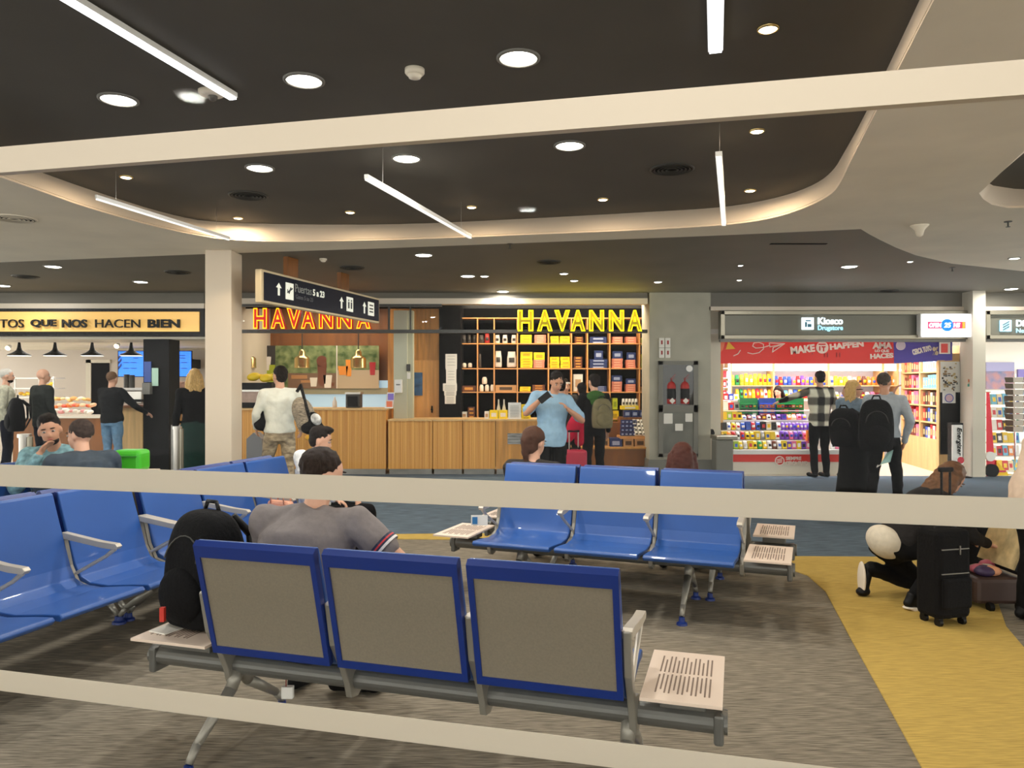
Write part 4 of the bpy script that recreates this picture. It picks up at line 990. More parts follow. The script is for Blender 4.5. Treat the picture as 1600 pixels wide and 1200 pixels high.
stack(PBR, 897, 910, 575, 557, 4, 'in the %s %s' % (B[5], R2)); stack(PNV, 921, 949, 576, 561, 3, 'in the %s %s' % (B[6], R2)); stack(PNV, 928, 942, 561, 547, 1, 'standing on the blue stack in the %s %s' % (B[6], R2), d=.05)
stack(PSA, 956, 973, 576, 560, 4, 'at the left of the %s %s' % (B[7], R2)); stack(PNV, 957, 973, 560, 548, 1, 'standing on the left salmon stack in the %s %s' % (B[7], R2), d=.05)
stack(PSA, 978.5, 993, 576, 562, 4, 'at the right of the %s %s' % (B[7], R2)); stack(PNV, 979, 993, 562, 550, 1, 'standing on the right salmon stack in the %s %s' % (B[7], R2), d=.05); stack(PLG, 1002, 1010, 576, 553, 3, 'in the %s %s' % (B[8], R2))
stack(PKY, 812, 829, 611.5, 604, 2, 'in the %s %s' % (B[3], R3)); stack(PBR, 832, 852, 611.5, 601, 3, 'in the %s %s' % (B[3], R3)); stack(PWH, 896, 911, 611.5, 583, 1, 'in the %s %s' % (B[5], R3)); stack(PNV, 930, 948, 612, 603, 3, 'in the %s %s' % (B[6], R3))
stack(PSA, 956, 972, 612, 596, 4, 'at the left of the %s %s' % (B[7], R3)); stack(PNV, 956, 972, 596, 586, 1, 'standing on the left salmon stack in the %s %s' % (B[7], R3), d=.05); stack(PSA, 978, 993, 613, 600, 4, 'at the right of the %s %s' % (B[7], R3)); stack(PNV, 978, 993, 600, 591, 1, 'standing on the right salmon stack in the %s %s' % (B[7], R3), d=.05)
stack(PKR, 773.5, 807, 612, 601, 1, 'shaped like a long tray in the %s %s' % (B[2], R3)); stack(PBR, 721, 744, 611.5, 602, 1, 'in the %s %s' % (B[0], R3)); stack(PKR, 1001, 1010, 613, 604, 2, 'in the %s %s' % (B[8], R3))
stack(PWH, 721, 730, 654, 643, 1, 'in the %s %s' % (B[0], R4)); stack(PBR, 731, 742, 654, 636, 3, 'in the %s %s' % (B[0], R4))
stack(PLG, 957, 965, 640, 621, 1, 'on the counter beside the green-hooded man'); stack(PKY, 953, 967, 657, 641, 1, 'under the lime packet beside the green-hooded man')
# bags, jars and cups
def bag_proto(col, name='coffee_bag'):
    n = 12; mb = MB(); lv = [(0, .9, .8), (.1, 1, 1), (.6, .95, .8), (.85, .8, .3), (1, .78, .08)]; vs = []; fs = []
    for z, a_, c_ in lv:
        for k in range(n):
            an = 2 * PI * k / n; cx = abs(math.cos(an)) ** .5 * (1 if math.cos(an) > 0 else -1); cy = abs(math.sin(an)) ** .5 * (1 if math.sin(an) > 0 else -1)
            vs.append((.5 * a_ * cx, .5 * c_ * cy, z))
    for i in range(len(lv) - 1):
        for k in range(n): p_, q_ = i * n + k, i * n + (k + 1) % n; fs.append((p_, q_, q_ + n, p_ + n))
    fs.append(tuple(reversed(range(n)))); fs.append(tuple((len(lv) - 1) * n + k for k in range(n)))
    mb.add(vs, fs); mb.bb((-.28, -.53, .3), (.28, -.42, .6), 1)
    o = mb.build(name, [col, M['dgrey']], smooth=True); COL.objects.unlink(o); return o
BGW, BGD, BGR = bag_proto(cm((214, 210, 200))), bag_proto(cm((62, 54, 50))), bag_proto(cm((170, 40, 36)))
def item(proto, x0, x1, yb, yt, label, cat, grp, Y=YS + .05, d=.12, rz=0):
    o = proto.copy(); COL.objects.link(o); b = P((x0 + x1) / 2, yb, Y); o.location = (b.x, Y + d / 2, b.z); o.scale = ((x1 - x0) / F * Y, d, (yb - yt) / F * Y); o.rotation_euler = (0, 0, rz)
    return tag(o, label, cat, grp)
for i, (pr, x0, x1, y0, c) in enumerate([(BGD, 721, 728, 523, 'dark coffee bag, leftmost in the first bay'), (BGD, 730, 736, 523, 'dark coffee bag in the middle of the first bay'), (BGD, 738, 744, 523, 'dark coffee bag, right in the first bay'), (BGD, 748, 756, 523, 'dark coffee bag in the second bay'), (BGR, 757, 765, 521, 'red coffee bag in the second bay'), (BGW, 773, 781, 523, 'pale coffee bag, left in the third bay'), (BGW, 785, 793, 523, 'pale coffee bag, middle of the third bay'), (BGW, 799, 807, 523, 'pale coffee bag, right in the third bay')]):
    item(pr, x0, x1, 536.5, y0, c + ' ' + R1, 'bag', 'coffee bags on the top shelf')
item(BGW, 773, 784, 573.5, 548, 'white bag at the left of the third bay ' + R2, 'bag', 'white bags on the second shelf'); item(BGW, 792, 807, 573.5, 549, 'white bag at the right of the third bay ' + R2, 'bag', 'white bags on the second shelf'); item(BGD, 747, 752, 574, 553, 'dark bag in the second bay ' + R2, 'bag', 'white bags on the second shelf')
jm = MB().lathe((0, 0, 0), [(.42, 0), (.5, .1), (.5, .75), (.34, .9), (.34, 1)], 14).build('jar', cm((236, 226, 206)), smooth=True); COL.objects.unlink(jm)
for i, x in enumerate((722, 731, 749, 757.5, 766)):
    item(jm, x, x + 6.5, 574 if i < 2 else 611.5, 567 if i < 2 else 601, ['white cup, left in the first bay of the second shelf', 'white cup, right in the first bay of the second shelf', 'white jar, left in the second bay of the third shelf', 'white jar, middle of the second bay of the third shelf', 'white jar, right in the second bay of the third shelf'][i], 'jar', 'white jars', d=.08)
item(jm, 753, 761, 600, 589, 'white and red mug standing on the jars of the second bay', 'jar', 'white jars', d=.09)
# counter goods in front
bt = MB().lathe((0, 0, 0), [(.45, 0), (.5, .05), (.5, .5), (.2, .75), (.18, 1)], 14).build('glass_bottle', cm((210, 206, 196), .2), smooth=True); COL.objects.unlink(bt)
for i, x in enumerate((776, 784.5)): item(bt, x, x + 6, 653.9, 624, ['left', 'right'][i] + ' pale glass bottle behind the yellow boxes on the counter', 'bottle', 'glass bottles on the counter', Y=13.2, d=.07)
PYW = box_proto('snack_carton', YL, WH)
for i, (x0, x1) in enumerate([(757, 764), (765, 778), (779, 793)]):
    item(PYW if i else PWH, x0, x1, 654.6, 641 if i else 643, ['small white box', 'yellow snack carton beside the small white box', 'yellow snack carton beside the white sign board'][i] + ' on the low counter', 'box', 'cartons on the low counter', Y=13.1, d=.16)
t = thing('price_board', 'white board with small printed lines standing on the low counter', 'sign', P(804, 655, 13.0)); MB().fb(794, 629, 814, 655, 13.0, .02).build('board', M['white'], t)
k = MB(); 
for q in range(8): k.fb(797, 634 + q * 2.4, 811, 634.5 + q * 2.4, 12.99, .005)
k.build('printed_lines', M['grey'], t)
stack(PKY, 814.5, 829, 655, 632, 5, 'on the low counter beside the white board', Y=13.05, d=.2)
stack(PKY, 819, 829, 688, 672, 1, 'at the end of the oak counter', Y=13.0, d=.1); stack(PWH, 818.5, 829, 672, 660, 1, 'at the end of the oak counter', Y=13.0, d=.1)
# low shelf block on the right
t = thing('display_plinth', 'low brown wooden plinth with goods beside the extinguisher pillar', 'plinth', (X(950, 13.2), 13.2, 0))
MB().fb(872, 701, 1011, 728, 13.2, .45).build('plinth_front', M['brownw'], t); MB().fb(870, 699, 1011, 701.5, 13.15, .5).build('plinth_top', M['oak_p'], t); a = P(872, 728, 13.3); b = P(1011, 728, 13.3); MB().bb((a.x, 13.3, 0), (b.x, 13.9, a.z)).build('plinth_base', M['dgrey'], t)
t = thing('goods_table', 'brown wooden display step above the plinth', 'display step', P(960, 693, 13.5)); MB().fb(905, 660, 969, 699, 13.75, .35).fb(969, 652, 1010, 699, 13.72, .35).build('step_front', M['brownw'], t)
for i, (x0, x1, p_, l) in enumerate([(938, 952, PKR, 'left'), (953, 972, PNV, 'wide'), (974, 990, PKR, 'middle'), (992, 1009, PKR, 'right')]): item(p_, x0, x1, 699, 685, ('dark blue box' if p_ is PNV else l + ' brown carton') + ' standing on the low plinth', 'box', 'cartons on the low plinth', Y=13.3, d=.3)
for r in range(4):
    for c_ in range(4):
        xx = 970 + c_ * 6.2 + r * .3; item(PNV, xx, xx + 5.6, 681 - r * 6.4, 681 - r * 6.4 - 5.4, 'dark blue packet, %s row up, %s from left, beside the cream bags' % (ORD[r], ORD[c_]), 'box', 'dark blue chocolate packets', Y=13.36 + r * .07, d=.12)
for r in range(4):
    for c_ in range(3):
        xx = 992 + c_ * 6 - r * 1.2; item(BGW, xx, xx + 6, 681 - r * 6.2, 681 - r * 6.2 - 7, 'cream sweet bag, %s row up, %s from left, beside the pillar' % (ORD[r], ORD[c_]), 'bag', 'cream sweet bags', Y=13.33 + r * .08, d=.1)
for c_ in range(3): item(PNV, 975 + c_ * 12, 985.5 + c_ * 12, 652, 641, '%s dark blue box from the left above the chocolate packets' % ORD[c_].capitalize(), 'box', 'dark blue boxes above the packets', Y=13.75, d=.15)
item(PYW, 971, 998, 640, 634, 'yellow tray of cream snacks', 'tray', 'snack tray', Y=13.8, d=.2)
for c_ in range(5): item(BGW, 972 + c_ * 5, 977 + c_ * 5, 636, 623, 'cream snack packet in the yellow tray, %s from the left' % ORD[c_], 'bag', 'cream snack packets in the yellow tray', Y=13.85, d=.08)
mb = MB()
tag(MB().fb(969, 682, 1011, 686, 13.28, .45).build('display_shelf', M['shelfw']), 'thin wooden shelf under the dark blue packets', 'shelf')

# ---- pillar with the fire extinguisher cabinet
t0 = MB().bb((X(1013), 12.85, .22), (X(1108), 13.6, ZC)); struct('wall_column.004', t0, M['concrete'])
struct('baseboard_front', MB().bb((X(1011), 12.82, 0), (X(1109), 13.6, .27)), M['plinth'])
YP = 12.83
t = thing('extinguisher_cabinet', 'grey metal cabinet with two fire extinguishers set on the concrete pillar', 'cabinet', P(1060, 713, YP))
cf = MB(); cf.fb(1029, 564, 1091, 570, YP - .05, .05); cf.fb(1029, 633, 1091, 644, YP - .05, .05); cf.fb(1029, 709, 1091, 714, YP - .05, .05); cf.fb(1029, 564, 1036, 714, YP - .05, .05); cf.fb(1084, 564, 1091, 714, YP - .05, .05)
cf.build('cabinet_frame', M['plinth'], t); MB().fb(1036, 570, 1084, 633, YP - .012, .01).build('upper_back', mat('cab_back', (56, 54, 48), .6), t); MB().fb(1036, 644, 1084, 709, YP - .03, .02).build('lower_door', mat('cab_door', (108, 108, 98), .35, noise=.25, nscale=3), t)
for i, (x0, y0, x1, y1) in enumerate([(1037, 646, 1051, 662), (1071, 646, 1082, 659), (1055, 662, 1067, 673)]): MB().fb(x0, y0, x1, y1, YP - .04, .006).build('paper_label', M['paper'], t)
MB().cyl(PD(1077, 576, YP - .05, YP - .05), PD(1077, 576, YP - .05, YP - .06), .055, n=20).build('round_sticker', M['white'], t)
struct('window_5', MB().fb(1036, 570, 1084, 633, YP - .046, .004), M['glass2'])
for i, x in enumerate((1049, 1070)):
    b = P(x, 631, YP - .03); zt = P(x, 596, YP).z; r = .075; b.y = YP - .03
    t = thing('fire_extinguisher', ['left', 'right'][i] + ' red fire extinguisher in the grey cabinet', 'fire extinguisher', b, 0, 'fire extinguishers in the cabinet')
    Hh = zt - b.z
    MB().lathe(b, [(r * .95, 0), (r, .02), (r, Hh * .8), (r * .7, Hh * .93), (r * .3, Hh)], 20).build('cylinder', cm((176, 34, 26), .3), t, smooth=True)
    MB().lathe(b, [(r * 1.01, Hh * .22), (r * 1.01, Hh * .68)], 20, cap=False).build('black_label', M['black'], t); MB().box(b + Vector((0, -r, Hh * .14)), (.07, .01, .07), Matrix.Rotation(PI / 4, 3, 'Y')).build('diamond_label', M['paper'], t)
    MB().cyl(b + Vector((0, 0, Hh)), b + Vector((0, 0, Hh + .06)), .02).path([b + Vector((0, 0, Hh + .05)), b + Vector((.07, 0, Hh + .12))], .01, 6).path([b + Vector((0, 0, Hh + .03)), b + Vector((.06, 0, Hh + .06))], .008, 6).build('valve_handle', cm((120, 30, 26)), t)
t = thing('fire_notice', 'small cluster of four red and white fire notices on the pillar', 'sign', P(1038, 560, YP))
for i, (x0, y0) in enumerate([(1030, 528), (1039.5, 528), (1030, 544), (1039.5, 544)]):
    o = MB().fb(x0, y0, x0 + 8, y0 + 15, YP - .03, .02).build('notice_plate', M['paper'], t); MB().fb(x0 + 3, y0 + 4, x0 + 5.5, y0 + 10, YP - .034, .006).build('red_mark', cm((160, 40, 34)), o)
# bin and dark parcel beside the pillar
t = thing('litter_bin', 'tall grey metal litter bin between pillar and kiosk', 'bin', (X(1132, 12.6), 12.6, 0)); MB().bb((X(1119, 12.5), 12.5, 0), (X(1146, 12.5), 12.8, P(0, 687, 12.5).z)).build('bin_body', M['plinth'], t, bevel=.02); MB().bb((X(1118, 12.5), 12.46, P(0, 687, 12.5).z), (X(1152, 12.5), 12.84, P(0, 681, 12.5).z)).build('bin_lid', M['steel2'], t, bevel=.01)
tag(MB().sph(P(1109, 676, 13.2), (.12, .12, .14)).build('round_box', M['black'], smooth=True), 'round black object showing beside the pillar edge', 'container')
# ================================================================ kiosk
struct('wall_column.005', MB().bb((X(1108, 13.1), 13.1, 0), (X(1126, 13.1), 13.3, ZC)), M['cream_w'])
struct('wall_column.006', MB().bb((X(1520, 12.6), 12.6, 0), (X(1540, 12.6), 12.95, ZC)), M['cream_w'])
struct('wall_front.012', MB().bb((X(1109), 16.0, 0), (13.8, 16.1, ZC)), mat('white_shop_wall', (236, 234, 228), .6))
struct('wall_front.013', MB().bb((X(1106, 13.3), 13.3, 0), (X(1113, 13.3), 16, ZC)), M['cream_w'])
zk = P(0, 534, 13.0).z + .02
struct('ceiling.004', MB().bb((X(1109), 13.05, zk + .12), (13.8, 16.0, zk + .2)), M['white'])
def kiosk_sign(x0, x1, label):
    t = thing('shop_sign', label, 'sign', P((x0 + x1) / 2, 530, YF))
    MB().fb(x0, 485, x1, 492, YF - .16, .16).fb(x0, 523, x1, 530, YF - .16, .16).fb(x0, 485, x0 + 7, 530, YF - .16, .16).build('sign_frame', M['steel2'], t, bevel=.01)
    MB().fb(x0 + 5, 491, x1, 524, YF - .09, .05).build('sign_panel', mat('sign_bronze', (104, 102, 90), .35, .4), t)
    MB().fb(x0, 530, x1, 534, YF - .1, .1).build('lower_rail', M['grey'], t)
    return t
neonw = mat('sign_letters_white', (236, 250, 255), .5, emit=1.6, ecol=(225, 245, 255)); neonb = mat('sign_letters_blue', (150, 214, 240), .5, emit=1.3)
t = kiosk_sign(1126, 1520, 'long bronze kiosk sign with glowing white lettering')
MB().fb(1253, 496, 1272, 515, YF - .13, .03).build('icon_plate', neonw, t, bevel=.01); k = MB(); k.fb(1258, 503, 1261, 511, YF - .14, .01).fb(1262, 506, 1268, 511, YF - .14, .01).fb(1259, 500, 1267, 502, YF - .14, .01); k.build('icon_mark', cm((70, 130, 150)), t)
word('Kiosco', 1278, 1317, 507, 496, neonw, t, YF - .13, bold=.03); word('Drugstore', 1278, 1317, 518, 508.5, neonb, t, YF - .13, bold=.02)
t = thing('lit_sign', 'bright white light box with a pink and blue opening-hours badge', 'sign', P(1480, 526, YF - .2))
MB().fb(1438, 490, 1520, 527, YF - .24, .12).build('box_frame', M['white'], t); MB().fb(1441, 491, 1518, 526, YF - .26, .03).build('lit_face', M['glowwhite'], t)
kk = MB(); kk.fb(1450, 502.5, 1472, 513.5, YF - .275, .01, 0).fb(1488, 502.5, 1509, 513.5, YF - .275, .01, 0)
for q in range(8): kk.box(P(1480, 508, YF - .28), (.15, .01, .15), Matrix.Rotation(q * PI / 16, 3, 'Y'), 1)
kk.build('badge', [cm((232, 70, 110), .5, .6), cm((60, 150, 200), .5, .6)], t)
word('OPEN', 1452, 1471, 511.5, 504.5, neonw, t, YF - .29, bold=.03, shear=.2); word('25', 1475, 1486, 512, 504, neonw, t, YF - .30, bold=.03, shear=.2); word('HS', 1490, 1500, 511.5, 504.5, neonw, t, YF - .29, bold=.03, shear=.2); MB().fb(1504, 503, 1508, 513, YF - .29, .01).build('yellow_mark', cm((250, 200, 60)), t)
t = kiosk_sign(1541, 1680, 'bronze sign of the newspaper shop at the right edge')
MB().fb(1563, 500, 1581, 518, YF - .13, .03).build('icon_plate', neonb, t, bevel=.01); k = MB()
for q in range(3): k.box(P(1572, 505 + q * 4, YF - .14), (.12, .01, .015), Matrix.Rotation(-.5, 3, 'Y'))
k.build('icon_mark', M['dgrey'], t)
word('Di', 1588, 1600, 510, 500, neonw, t, YF - .13, bold=.03); word('Ne', 1588, 1600, 520, 513, neonb, t, YF - .13)
# banner
YB = 13.35
t = thing('banner', 'wide red banner with white hand-lettering across the top of the kiosk', 'banner', P(1260, 568, YB))
MB().fb(1124, 530, 1397, 568, YB, .03).build('banner_cloth', cm((232, 52, 44)), t)
wl = cm((240, 226, 214)); rr = Matrix.Rotation(-math.radians(-6), 3, 'Y')
def slant(s, x0, yb, w, h, ang, m=wl, par=None, Y=YB, bold=.05):
    R_ = Matrix.Rotation(math.radians(-ang), 3, 'Y') @ Matrix.Rotation(PI / 2, 3, 'X')
    text('lettering', s, x0, yb, w / F * Y, h / F * Y, m, par or t, origin=P(x0, yb, Y - .01), R=R_, depth=.01, bold=bold)
slant('MAKE', 1236, 554, 38, 12, 7); slant('HAPPEN', 1297, 547, 53, 9.5, 6)
MB().cyl(PD(1284.5, 543, YB - .005, YB - .005), PD(1284.5, 543, YB - .005, YB - .02), 9.5 / F * YB, n=24).build('round_badge', wl, t); k = MB(); k.fb(1280, 541, 1282, 548, YB - .025, .005).fb(1284, 541, 1290, 543, YB - .025, .005).fb(1286, 543, 1288, 549, YB - .025, .005).fb(1279, 537, 1290, 539, YB - .025, .005); k.build('badge_mark', cm((214, 50, 44)), t)
for x0 in (1269, 1288, 1293, 1307, 1312): MB().fb(x0, 551, x0 + 1, 558 if x0 > 1270 else 554, YB - .012, .01).build('paint_drip', cm((150, 30, 30)), t)
slant('AMA', 1363, 545, 31, 10, 0); slant('LO QUE', 1367, 551, 22, 5, 0); slant('HACES', 1360, 561, 36, 8, 3)
k = MB(); w_ = .012
def ln(pts, r=.008): k.path([P(x, y, YB - .01) for x, y in pts], r, 6)
ln([(1168, 551), (1176, 553), (1186, 551), (1193, 545), (1193, 538), (1186, 535), (1178, 536), (1176, 541), (1181, 544), (1192, 543), (1202, 540)]); ln([(1202, 536), (1226, 537), (1207, 550), (1208, 543), (1226, 537)]); ln([(1202, 536), (1203, 542), (1226, 537)]); ln([(1146, 556), (1153, 553), (1157, 547)])
k.build('paper_plane_drawing', wl, t); k = MB()
k.add([P(1124, 533, YB - .01), P(1133, 534, YB - .01), P(1130, 546, YB - .01), P(1124, 552, YB - .01)], [(0, 1, 2, 3)], 0); k.add([P(1138, 533, YB - .012), P(1149, 545, YB - .012), P(1134, 546, YB - .012)], [(0, 1, 2)], 1); k.build('colour_patch', [cm((240, 130, 90)), cm((240, 190, 50))], t)
t = thing('banner', 'violet blue banner continuing the red one towards the right', 'banner', P(1440, 566, YB))
mb = MB(); pts = [P(1396, 530, YB), P(1397, 568, YB), P(1488, 563, 12.95), P(1488, 530, 12.95)]
mb.add(pts + [p_ + Vector((0.0, .03, 0)) for p_ in pts], [(0, 1, 2, 3), (7, 6, 5, 4), (0, 1, 5, 4), (1, 2, 6, 5), (2, 3, 7, 6), (3, 0, 4, 7)]); mb.build('banner_cloth', cm((84, 72, 172)), t)
slant('CERCA TUYO', 1427, 555, 30, 9, 14, par=t, Y=13.05); slant('%', 1457, 555, 9, 13, 0, par=t, Y=13.05, m=cm((240, 220, 180)))
MB().fb(1468, 534, 1485, 553, 12.9, .01).build('white_card', wl, t); MB().fb(1471, 537, 1481, 551, 12.89, .01).build('red_card', cm((232, 70, 60)), t)
MB().cyl(PD(1407, 540, 13.1, 13.1), PD(1407, 540, 13.1, 13.08), .08, n=18).build('badge', cm((210, 190, 200)), t)
# base of the sloping display
YD = 12.95
t = thing('sweets_display', 'stepped sweets display with a red base across the kiosk front', 'display stand', (X(1232, YD), YD, 0))
MB().bb((X(1128, YD), YD, .22), (X(1340, YD), YD + .1, P(0, 709, YD).z)).build('red_base', cm((228, 60, 50)), t); MB().bb((X(1128, YD), YD + .02, .0), (X(1340, YD), YD + .1, .22)).build('plinth', M['tile'], t)
MB().fb(1146, 703, 1340, 710, YD - .04, .1).build('white_ledge', M['white'], t)
MB().cyl(PD(1218, 720, YD, YD), PD(1218, 720, YD, YD - .01), 7.5 / F * YD, n=22).build('round_badge', wl, t); MB().cyl(PD(1218, 720, YD, YD), PD(1218, 720, YD, YD - .014), 5.8 / F * YD, n=22).build('badge_mark', cm((214, 60, 50)), t)
k = MB()
for q in (-2.5, 0, 2.5): k.box(P(1218, 720 + q, YD - .02), (.09, .006, .014), Matrix.Rotation(-.2, 3, 'Y'))
k.build('badge_stripe', wl, t); word('SIEMPRE', 1228, 1252, 719, 713.5, wl, t, YD - .01, bold=.03); word('CERCA TUYO', 1228, 1262, 727, 720.5, wl, t, YD - .01, bold=.03)
tiers = [(703, 12.98), (688, 13.12), (673, 13.26), (657, 13.42), (641, 13.6), (625, 13.75)]
st = MB()
for y, Y in tiers: z = P(0, y, Y).z; st.bb((X(1128, Y), Y - .01, z - .02), (X(1340, Y), Y + .22, z))
st.bb((X(1128, 13.3), 13.95, 0), (X(1340, 13.3), 14.0, P(0, 640, 13.95).z)); st.build('steps', M['white'], t)
# prototypes for sweets
def proto(mb, name, ms, smooth=False):
    o = mb.build(name, ms, smooth=smooth); COL.objects.unlink(o); return o
pk_bag = bag_proto(cm((236, 200, 40)), 'snack_bag'); pk_box = box_proto('sweet_box', cm((200, 50, 60)), WH)
cnm = proto(MB().lathe((0, 0, 0), [(.4, 0), (.5, .06), (.5, .9), (.4, 1)], 12), 'can', cm((200, 40, 40)), True)
COLS = dict(red=(206, 44, 50), yellow=(242, 208, 44), green=(40, 150, 84), blue=(50, 90, 190), purple=(120, 76, 186), orange=(240, 140, 50), white=(234, 232, 228), pink=(232, 120, 160), black=(40, 38, 42), brown=(112, 66, 44), lime=(170, 205, 60), cyan=(110, 190, 226), grey=(150, 150, 150), cream=(236, 220, 180), maroon=(120, 34, 40))
KM = {k: cm(v, .35) for k, v in COLS.items()}
def row(x0, x1, n, yb, h, Y, cols, where, pr=None, noun='packet', d=.12, grp='sweets', jit=.15, tilt=.12):
    w = (x1 - x0) / n
    for i in range(n):
        p_ = pr or random.choice([pk_bag, pk_box, pk_bag]); c_ = cols[i % len(cols)] if len(cols) < 4 else random.choice(cols)
        o = p_.copy(); COL.objects.link(o); b_ = P(x0 + w * (i + .5), yb, Y); s = random.uniform(1 - jit, 1)
        o.location = (b_.x, Y + d / 2, b_.z); o.scale = (w * .93 / F * Y, d * .8, h * s / F * Y); o.rotation_euler = (-tilt, 0, random.uniform(-.1, .1) * tilt * 6)
        o.material_slots[0].link = 'OBJECT'; o.material_slots[0].material = KM[c_]
        if len(o.material_slots) > 1: o.material_slots[1].link = 'OBJECT'; o.material_slots[1].material = KM[random.choice(['white', 'yellow', 'red', 'blue', 'white', 'black'])]
        tag(o, '%s %s, %s from left %s' % (c_, noun, ORD[i], where), noun.split()[-1], grp)
row(1147, 1200, 7, 702, 13, 13.0, ['lime', 'white', 'yellow', 'green', 'yellow'], 'in the front row of the display', grp='front row of the sweets display')
row(1200, 1223, 3, 702, 14, 13.0, ['white', 'brown', 'white'], 'in the middle of the front row', grp='front row of the sweets display')
row(1223, 1268, 6, 702, 13, 13.0, ['yellow', 'purple', 'pink'], 'in the purple block of the front row', pk_box, 'box', grp='front row of the sweets display')
row(1130, 1165, 5, 687, 13, 13.14, ['white', 'yellow', 'red', 'orange'], 'left in row two', grp='second row of the sweets display')
row(1165, 1220, 7, 687, 13, 13.14, ['white', 'lime', 'grey', 'yellow', 'white'], 'middle of row two', grp='second row of the sweets display')
row(1220, 1270, 7, 687, 14, 13.14, ['purple', 'purple', 'pink'], 'purple block of row two', pk_bag, grp='second row of the sweets display')
row(1129, 1158, 4, 672, 13, 13.28, ['yellow', 'red', 'white', 'black'], 'left in row three', grp='third row of the sweets display')
row(1158, 1222, 8, 672, 13, 13.28, ['white', 'blue', 'yellow', 'black', 'grey', 'white', 'red'], 'middle of row three', grp='third row of the sweets display')
row(1222, 1268, 8, 672, 13, 13.28, ['purple'], 'purple block of row three', pk_bag, grp='third row of the sweets display')
row(1129, 1160, 4, 656, 13, 13.44, ['yellow', 'lime', 'yellow'], 'left in row four', pk_box, 'box', grp='fourth row of the sweets display')
row(1160, 1214, 7, 656, 8, 13.44, ['white', 'yellow', 'grey', 'maroon', 'white'], 'middle of row four', grp='fourth row of the sweets display')
row(1214, 1262, 6, 656, 9, 13.44, ['orange', 'purple', 'pink', 'cream'], 'right in row four', grp='fourth row of the sweets display')
row(1262, 1276, 2, 702, 30, 13.0, ['orange', 'white'], 'beside the man in the checked jacket', grp='front row of the sweets display')
row(1300, 1320, 3, 702, 12, 13.0, ['white', 'pink'], 'between the checked jacket and the rucksack', grp='front row of the sweets display')
# gum racks
for (x0, x1, c_, cc, l) in [(1156, 1184, 'green', ['green', 'black', 'white', 'green'], 'green gum rack, left one'), (1186, 1212, 'blue', ['orange', 'blue', 'pink', 'cyan'], 'blue gum rack between the green ones'), (1213, 1256, 'green', ['red', 'black', 'grey', 'orange', 'green'], 'wide green gum rack in front of the checked jacket')]:
    Y = 13.62; t = thing('gum_rack', l + ' on the display', 'rack', P((x0 + x1) / 2, 652, Y))
    rk = MB(); rk.fb(x0, 624, x1, 651, Y + .1, .02)
    for y in (631, 637.5, 644, 650.5): rk.fb(x0, y, x1, y + 1, Y, .12)
    rk.fb(x0, 624, x0 + 1, 652, Y, .12).fb(x1 - 1, 624, x1, 652, Y, .12); rk.build('rack_frame', KM[c_], t); MB().fb(x0, 622, x1, 630, Y - .03, .03).build('rack_header', KM[c_], t)
    for q, y in enumerate((636.5, 643.5, 650)): row(x0 + 1.5, x1 - 1.5, max(3, int((x1 - x0) / 6)), y + .5, 5, Y + .01, cc, '%s shelf of the %s' % (['top', 'middle', 'bottom'][q], l.replace(' in front of the checked jacket', '').replace(' between the green ones', '')), pk_box, 'gum box', .07, grp='gum packs in the racks', tilt=0)
row(1130, 1156, 3, 641, 13, 13.62, ['white', 'red', 'grey'], 'stacked as magazines at the left of the kiosk', pk_box, 'magazine', grp='magazines at the left')
row(1131, 1155, 3, 627, 12, 13.78, ['red', 'blue', 'white'], 'on the upper step at the left', pk_box, 'magazine', grp='magazines at the left')
# back shelving of the kiosk
YK = 15.2
t = thing('wall_shelving', 'white backlit wall shelving with light oak uprights at the back of the kiosk', 'shelving', (X(1270, YK), YK, 0))
b_ = MB()
for y in (566, 602, 622.5, 650): b_.fb(1141, y, 1412, y + 1.5, YK, .4)
b_.build('shelf_board', M['oak_l'], t); b_ = MB()
for x in (1141, 1208, 1294, 1379, 1402): MB().fb(x, 566, x + 2.5, 760, YK - .01, .4).build('upright', M['oak_l'], t)
MB().fb(1141, 568, 1412, 577, YK + .02, .03).build('light_panel', mat('header_panel', (226, 230, 220), .5, emit=.35), t); MB().fb(1141, 566, 1412, 760, YK + .4, .03).build('back_board', mat('kiosk_back', (214, 220, 232), .5, emit=.1), t)
MB().fb(1141, 577, 1412, 579.5, YK + .05, .05).build('light_strip', mat('strip_white', (255, 255, 255), .5, emit=3), t)
row(1142, 1207, 9, 602, 19, YK + .1, ['yellow', 'yellow', 'lime', 'yellow', 'cream', 'yellow', 'green'], 'on the upper back shelf, left bay', pk_bag, 'crisps bag', .15, grp='crisps on the upper back shelf', tilt=0)
row(1211, 1293, 12, 602, 15, YK + .1, ['blue', 'pink', 'orange', 'blue', 'purple', 'red'], 'on the upper back shelf, middle bay', pk_bag, 'crisps bag', .15, grp='crisps on the upper back shelf', tilt=0)
row(1297, 1378, 11, 602, 15, YK + .1, ['orange', 'yellow', 'brown', 'orange', 'yellow', 'cream'], 'on the upper back shelf, right bay', pk_bag, 'crisps bag', .15, grp='crisps on the upper back shelf', tilt=0)
row(1382, 1401, 3, 602, 16, YK + .1, ['orange', 'yellow'], 'on the upper back shelf, last bay', pk_bag, 'crisps bag', .15, grp='crisps on the upper back shelf', tilt=0)
row(1150, 1207, 9, 622, 15, YK + .05, ['green', 'red', 'white', 'pink', 'yellow', 'orange'], 'on the lower back shelf, left bay', pk_bag, 'crisps bag', .15, grp='crisps on the lower back shelf', tilt=0)
row(1211, 1293, 11, 622, 14, YK + .05, ['yellow', 'blue', 'cyan', 'pink', 'red', 'cream'], 'on the lower back shelf, middle bay', pk_bag, 'crisps bag', .15, grp='crisps on the lower back shelf', tilt=0)
